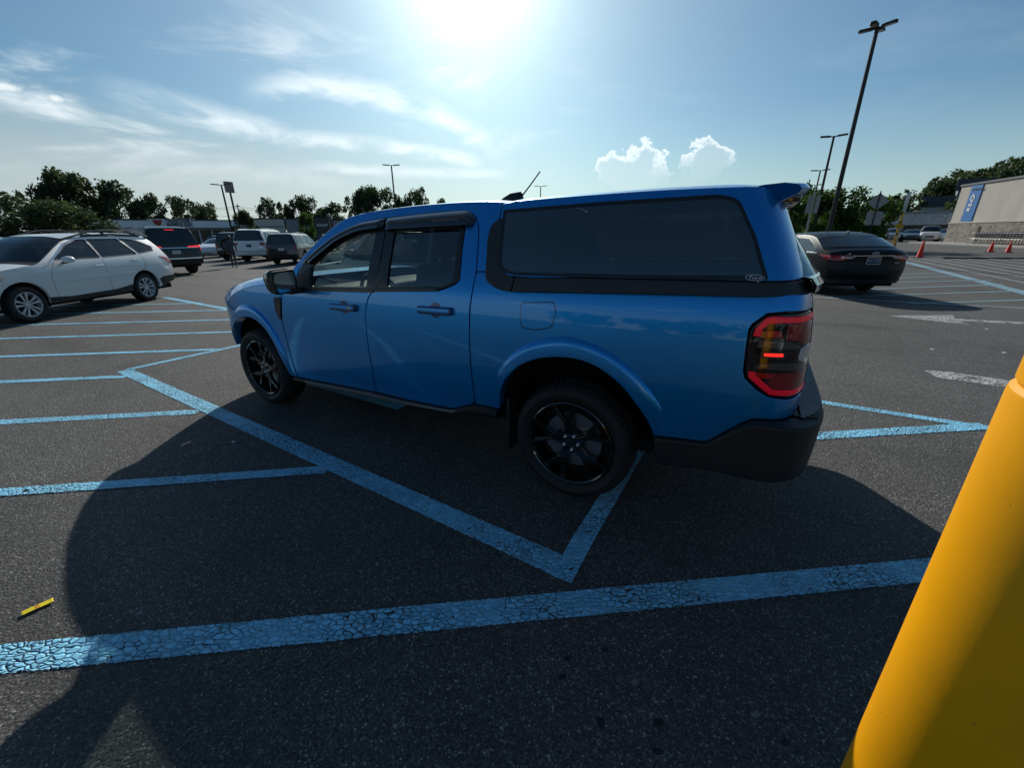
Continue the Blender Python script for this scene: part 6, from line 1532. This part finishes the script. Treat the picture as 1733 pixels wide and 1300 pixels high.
lamp(16.5, 22.6, 10.0, 'tall dark lamp post with four heads rising behind the saloon', 4, .115, R_(36), .66)
lamp(22.8, 32.9, 7.7, 'second lamp post, left of the tall one, with two level heads', 2, .10, R_(-35), .75); lamp(34.9, 51.3, 7.8, 'third lamp post farther away behind the leafy tree', 2, .10, R_(-35), .85); lamp(47.6, 70.4, 8.1, 'farthest small lamp post left of the others on the right', 2, .10, R_(-35), 1.)
lamp(-33.2, 52.3, 7.15, 'leaning-looking lamp post beside the pylon sign on the left', 2, .12, R_(15), 1.0, False); lamp(-16.4, 63.9, 10.6, 'lamp post rising above the cab roof among trees', 2, .13, R_(10), 1.1); lamp(7.5, 109.7, 12.2, 'tiny lamp post showing above the canopy roof', 2, .16, 0., 1.5)
e = empty('pylon_sign', (-50.0, 80.8, 0)); tag(e, 'square sign on a tall pole beside the left lamp post', 'sign'); MB().tube([(0, 0, 0), (0, 0, 9.0)], .16, 10).build('pole', M['darksteel'], e)
a = math.atan2(80.8, -50.0); MB().bbox(-.72, .72, -.2, .2, 8.9, 10.7, .05, Matrix.Rotation(a - R_(90) + R_(25), 4, 'Z')).build('sign_box', M['pylon'] if 'pylon' in M else M.setdefault('pylon', plain('pylon_face', (.20, .18, .17), .5)), e)
# utility poles and wires
def upole(x, y, h, lb):
    e = empty('utility_pole', (x, y, 0)); tag(e, lb, 'utility pole', 'utility poles'); MB().tube([(0, 0, 0), (0, 0, h)], [.16, .11], 8).build('pole', M['bark'], e)
    MB().box(-1.1, 1.1, -.06, .06, h - .5, h - .36, Matrix.Rotation(R_(-35), 4, 'Z')).build('crossarm', M['bark'], e, None); return e
UP = [(-72.0, 76.0, 8.2, 'wooden utility pole among the trees left of the shop'), (-63.5, 84.5, 7.7, 'wooden utility pole above the middle of the shop'), (-57.0, 93.5, 7.9, 'wooden utility pole left of the lamp post'), (-52.5, 97.5, 8.3, 'wooden utility pole just left of the pylon sign')]
for u in UP: upole(*u)
for i in range(3):
    for k, dz in enumerate((0, -.35, -1.6)):
        a_, b_ = UP[i], UP[i + 1]; pts = []
        for j in range(9): f = j / 8; pts.append((a_[0] + (b_[0] - a_[0]) * f, a_[1] + (b_[1] - a_[1]) * f, a_[2] + (b_[2] - a_[2]) * f - .4 + dz - .5 * 4 * f * (1 - f)))
        tag(MB().tube(pts, .022, 5).build('overhead_wire', M['darksteel'], None), ('upper', 'middle', 'lower')[k] + ' thin overhead wire in the ' + ('left', 'middle', 'right')[i] + ' span between the wooden poles', 'wire', 'overhead wires')
# ------------------------------------------------------------------ buildings on the left
M['shopwhite'] = plain('shop_side_wall', (.74, .74, .73), .8, var=.06, scale=.6); M['fascia'] = plain('shop_fascia_metal', (.80, .83, .88), .5, var=.05, scale=.4); M['fasciadark'] = plain('shop_fascia_trim', (.045, .05, .06), .5); M['shopglass'] = plain('dark_shopfront', (.02, .022, .025), .2); M['signred'] = plain('sign_red', (.35, .03, .03), .5); M['beige'] = plain('beige_render', (.55, .53, .48), .85, var=.06, scale=.5); M['slate'] = plain('slate_wall', (.22, .24, .26), .8, var=.05); M['darkfacade'] = plain('dark_facade', (.05, .052, .055), .6)
TS = empty('shop_building', (-60.6, 66.5, 0), math.atan2(76.4 - 66.5, -47.6 + 60.6)); tag(TS, 'long low shop with pale metal fascia and a dark lettered sign', 'shop')
LL = math.hypot(13, 9.9) + 2
MB().box(0, LL, .6, 22, 0, 3.9).build('walls', M['shopwhite'], TS, None)
MB().box(-2.6, 0, .2, 22, 0, 3.85).build('side_wing', M['shopwhite'], TS, None)
MB().box(.0, LL + .1, -.2, .58, 2.95, 4.05).build('fascia', M['fascia'], TS, None)
for z0, z1 in ((4.05, 4.22), (2.82, 2.95)): MB().box(-.05, LL + .15, -.26, .60, z0, z1).build('fascia_trim', M['fasciadark'], TS, None)
for k in range(9): MB().box(.6 + k * 1.75, 2.1 + k * 1.75, .5, .58, .3, 2.6).build('shop_window', M['shopglass'], TS, None)
sg_ = MB().prism([(4.9, 4.28), (6.9, 4.28), (6.5, 3.3), (5.9, 3.05), (5.3, 3.3)], -.34, -.22, lambda u, v, h: (u, h, v)).build('sign_emblem', M['white'], TS, None)
MB().prism([(5.25, 4.15), (6.55, 4.15), (6.25, 3.45), (5.9, 3.25), (5.5, 3.45)], -.37, -.345, lambda u, v, h: (u, h, v)).build('emblem_field', M['signred'], sg_, None)
for s_, z in (('TRACTOR', 4.02), ('SUPPLY CO', 3.42)):
    V, F = text_mesh(s_, .66, .06, 0, .02); obj('sign_lettering', [(8.55 + v.x * .95, -.34 + v.z, z + v.y) for v in V], F, M['fasciadark'], TS)
MB().box(7.0, 10.3, -.27, -.22, 3.05, 4.32).build('sign_board', M['signgrey'] if 'signgrey' in M else M.setdefault('signgrey', plain('sign_grey_board', (.50, .52, .55), .5)), TS, None)
for k in range(4):
    x = .8 + k * 1.6; q = MB().bbox(x, x + 1.1, -3.2, -2.0, .3, 1.2, .08).bbox(x + .2, x + .8, -3.0, -2.2, 1.2, 1.9, .1).build('yard_machine', M['signred'] if k % 2 == 0 else M['darkbase'], None, R_(40)); q.location = TS.location; q.rotation_euler = TS.rotation_euler; tag(q, ORD[k] + (' machine from the left, red,' if k % 2 == 0 else ' machine from the left, dark,') + ' in the row before the shop windows', 'machine', 'machines before the shop')
def block(name, lb, p0, p1, h, mk, depth=16):
    e = empty(name, (*p0, 0), math.atan2(p1[1] - p0[1], p1[0] - p0[0])); tag(e, lb, 'building'); w = math.hypot(p1[0] - p0[0], p1[1] - p0[1])
    MB().box(0, w, 0, depth, 0, h).build('walls', M[mk], e, None); MB().box(-.06, w + .06, -.08, depth + .1, h, h + .14).build('parapet', M['fasciadark'], e, None); return e, w
e, w = block('retail_building', 'beige low building behind the white SUV', (-38.6, 64.3), (-34.2, 66.8), 3.9, 'beige'); MB().box(.0, w, -.03, 0, 2.75, 2.95).build('wall_band', M['slate'], e, None)
e, w = block('retail_building', 'grey low building left of the dark shopfront', (-34.0, 66.9), (-31.2, 68.2), 3.85, 'slate')
e, w = block('retail_building', 'dark shopfront with pale lettering behind the small round tree', (-31.0, 68.2), (-28.2, 69.6), 4.05, 'darkfacade')
V, F = text_mesh('ASHLEY', .52, .04, 0, .01); obj('sign_lettering', [(1.75 + v.x * .95, -.06 + v.z, 3.05 + v.y) for v in V], F, M['white'], e)
for k in range(3): MB().box(.4 + k * .85, 1.05 + k * .85, -.03, .02, .2, 2.3).build('shop_window', M['shopglass'], e, None)
e, w = block('retail_building', 'grey building end just left of the pickup windscreen pillar', (-28.0, 69.7), (-22.5, 72.0), 3.75, 'slate')
e = empty('street_light', (-27.2, 66.5, 0)); tag(e, 'small round-headed light before the dark shopfront', 'street light'); MB().tube([(0, 0, 0), (0, 0, 4.2)], .06, 8).build('pole', M['signback'], e); MB().lathe([(0, 4.0), (.22, 4.15), (.26, 4.35), (.15, 4.55), (0, 4.6)], 14).build('lantern', M['signback'], e, R_(50))
# ------------------------------------------------------------------ restaurant and houses on the right
M['rooftile'] = plain('pale_mansard_tiles', (.50, .46, .42), .8, var=.3, scale=3.0); M['housewhite'] = plain('white_siding', (.62, .62, .60), .7, var=.04); M['roofdark'] = plain('dark_shingles', (.055, .055, .062), .8); M['brickred'] = plain('red_brick', (.16, .07, .05), .85)
e = empty('restaurant', (54.2, 67.2, 0), math.atan2(59.2 - 67.2, 60.8 - 54.2)); tag(e, 'low restaurant with a pale mansard roof left of the store', 'restaurant'); w = 11.0
MB().box(0, w, .3, 14, 0, 2.1).build('walls', M['darkfacade'], e, None); MB().prism([(-.4, 2.0), (-.4, 2.2), (.9, 3.5), (.9, 2.0)], -.3, w + .3, lambda u, v, h: (h, u, v)).build('mansard_roof', M['rooftile'], e, None)
MB().box(-.3, w + .3, .9, 13, 3.5, 3.85).build('roof_parapet', M['slate'], e, None)
for k in range(10): MB().prism([(-.405, 2.21), (-.395, 2.22), (.895, 3.52), (.885, 3.52)], -.2 + k * 1.12, -.16 + k * 1.12, lambda u, v, h: (h, u - .012, v + .01)).build('roof_batten', M['slate'], e, None)
for k in range(4): MB().box(1.2 + k * 2.4, 2.5 + k * 2.4, .24, .30, .4, 1.8).build('window', M['shopglass'], e, None)
MB().prism([(w - 1.2, 2.2), (w + .8, 2.2), (w + .8, 3.4), (w - .2, 3.95), (w - 1.2, 3.4)], -.6, -.35, lambda u, v, h: (u, h, v)).build('entrance_gable', M['beige'], e, None)
def house(x, y, rz, w, d, h, rh, lb, wall='housewhite'):
    b = hill_z(x, y); e = empty('house', (x, y, b), rz); tag(e, lb, 'house', 'houses on the hill')
    MB().box(0, w, 0, d, -1.5, h).build('walls', M[wall], e, None)
    MB().prism([(0, h), (d, h), (d / 2, h + rh)], 0, .2, lambda u, v, z: (z + .01, u, v)).prism([(0, h), (d, h), (d / 2, h + rh)], w - .2, w, lambda u, v, z: (z - .01, u, v)).build('gable', M[wall], e, None)
    MB().prism([(-.35, h - .25), (d / 2, h + rh + .12), (d + .35, h - .25), (d / 2, h + rh - .05)], -.3, w + .3, lambda u, v, z: (z, u, v)).build('roof', M['roofdark'], e, None)
    for k in range(2): MB().box(-.04, .0, d * (.2 + .4 * k), d * (.2 + .4 * k) + .8, .6, 1.9).build('window', M['shopglass'], e, None)
    return e
house(84.0, 90.6, R_(-36), 5.0, 3.2, 1.9, 1.7, 'white gabled house among the hillside trees'); house(88.4, 88.6, R_(-40), 4.6, 3.6, 2.8, 1.8, 'grey-roofed house right of the white gabled one on the hill', 'slate')
# ------------------------------------------------------------------ the walking person
M['greycloth'] = plain('grey_clothes', (.085, .09, .10), .9, bump=.2, bscale=90.); M['skin'] = plain('skin', (.30, .17, .12), .6); M['hair'] = plain('dark_hair', (.012, .009, .008), .6); M['shoe'] = plain('pale_shoes', (.5, .5, .5), .6)
def skinned(name, verts, edges, rad, mat, parent, sub=1):
    me = bpy.data.meshes.new(name); me.from_pydata([tuple(v) for v in verts], edges, []); o = bpy.data.objects.new(name, me); COL.objects.link(o); o.parent = parent
    m = o.modifiers.new('skin', 'SKIN'); m.use_smooth_shade = True
    for i, r_ in enumerate(rad): me.skin_vertices[0].data[i].radius = r_ if isinstance(r_, tuple) else (r_, r_)
    me.skin_vertices[0].data[0].use_root = True
    s = o.modifiers.new('sub', 'SUBSURF'); s.levels = sub; s.render_levels = sub; me.materials.append(mat); return o
pe = empty('person', (-14.45, 22.35, 0), R_(118)); pe.scale = (.88, .88, .88); tag(pe, 'person in grey top and trousers walking between the parked cars', 'person')
B = [(0, 0, .93), (0, 0, 1.10), (.02, 0, 1.28), (.03, 0, 1.43), (.05, 0, 1.50), (.07, 0, 1.58),
     (.02, .18, 1.40), (-.02, .24, 1.14), (.10, .25, .93), (.14, .245, .85), (.02, -.18, 1.40), (.02, -.25, 1.15), (.20, -.24, 1.00), (.26, -.23, .94),
     (.0, .09, .88), (.16, .10, .50), (.10, .10, .12), (.22, .11, .05), (.0, -.09, .88), (-.08, -.10, .50), (-.30, -.10, .16), (-.22, -.11, .05)]
E_ = [(0, 1), (1, 2), (2, 3), (3, 4), (4, 5), (3, 6), (6, 7), (7, 8), (8, 9), (3, 10), (10, 11), (11, 12), (12, 13), (0, 14), (14, 15), (15, 16), (16, 17), (0, 18), (18, 19), (19, 20), (20, 21)]
RA = [(.13, .16), (.12, .15), (.13, .17), (.11, .15), .055, .05, .065, .05, .042, .03, .065, .05, .042, .03, .095, .068, .05, .035, .095, .068, .05, .035]
skinned('body', B, E_, RA, M['greycloth'], pe, 2)
hd_ = MB(); hd_.lathe([(0, -.13), (.045, -.12), (.072, -.07), (.085, 0), (.082, .06), (.055, .105), (0, .12)], 20, 'z', Matrix.Translation((.09, 0, 1.66)) @ Matrix.Scale(1.12, 4, (1, 0, 0))); hh = hd_.build('head', M['skin'], pe, R_(60))
MB().lathe([(.089, .0), (.090, .04), (.075, .10), (.035, .13), (0, .135)], 20, 'z', Matrix.Translation((.075, 0, 1.66)) @ Matrix.Rotation(R_(-22), 4, 'Y') @ Matrix.Scale(1.12, 4, (1, 0, 0))).bbox(-.02, .05, -.07, .07, 1.58, 1.70, .03).build('hair', M['hair'], hh, R_(60))
for y_ in (-.086, .086): MB().bbox(.07, .105, y_ - .012, y_ + .012, 1.63, 1.69, .008).build('ear', M['skin'], hh)
MB().add([(.185, 0, 1.68), (.205, 0, 1.645), (.185, .014, 1.64), (.185, -.014, 1.64)], [(0, 1, 2), (0, 3, 1), (1, 3, 2)]).build('nose', M['skin'], hh)
for (x, y_, z, rr) in ((.24, .11, .045, 0), (-.20, -.11, .05, R_(28))):
    MB().bbox(-.14, .14, -.045, .045, -.045, .045, .03, Matrix.Translation((x, y_, z + (.02 if rr else 0))) @ Matrix.Rotation(rr, 4, 'Y'), seg=3).build('shoe', M['shoe'], pe, R_(50))
for (x, y_, z) in ((.155, .243, .82), (.28, -.228, .92)):
    hb = MB().bbox(-.02, .03, -.018, .018, -.05, .05, .014, Matrix.Translation((x, y_, z)), seg=2)
    for k in range(4): hb.tube([(x - .012 + .014 * k, y_, z - .04), (x - .008 + .016 * k, y_ - .008, z - .075), (x + .0 + .016 * k, y_ - .02, z - .10 + .005 * abs(k - 1.5))], [.009, .008, .006], 6)
    hb.tube([(x + .025, y_ - .005, z + .01), (x + .05, y_ - .02, z - .02), (x + .055, y_ - .03, z - .045)], [.010, .009, .007], 6); hb.build('hand', M['skin'], pe, R_(50))
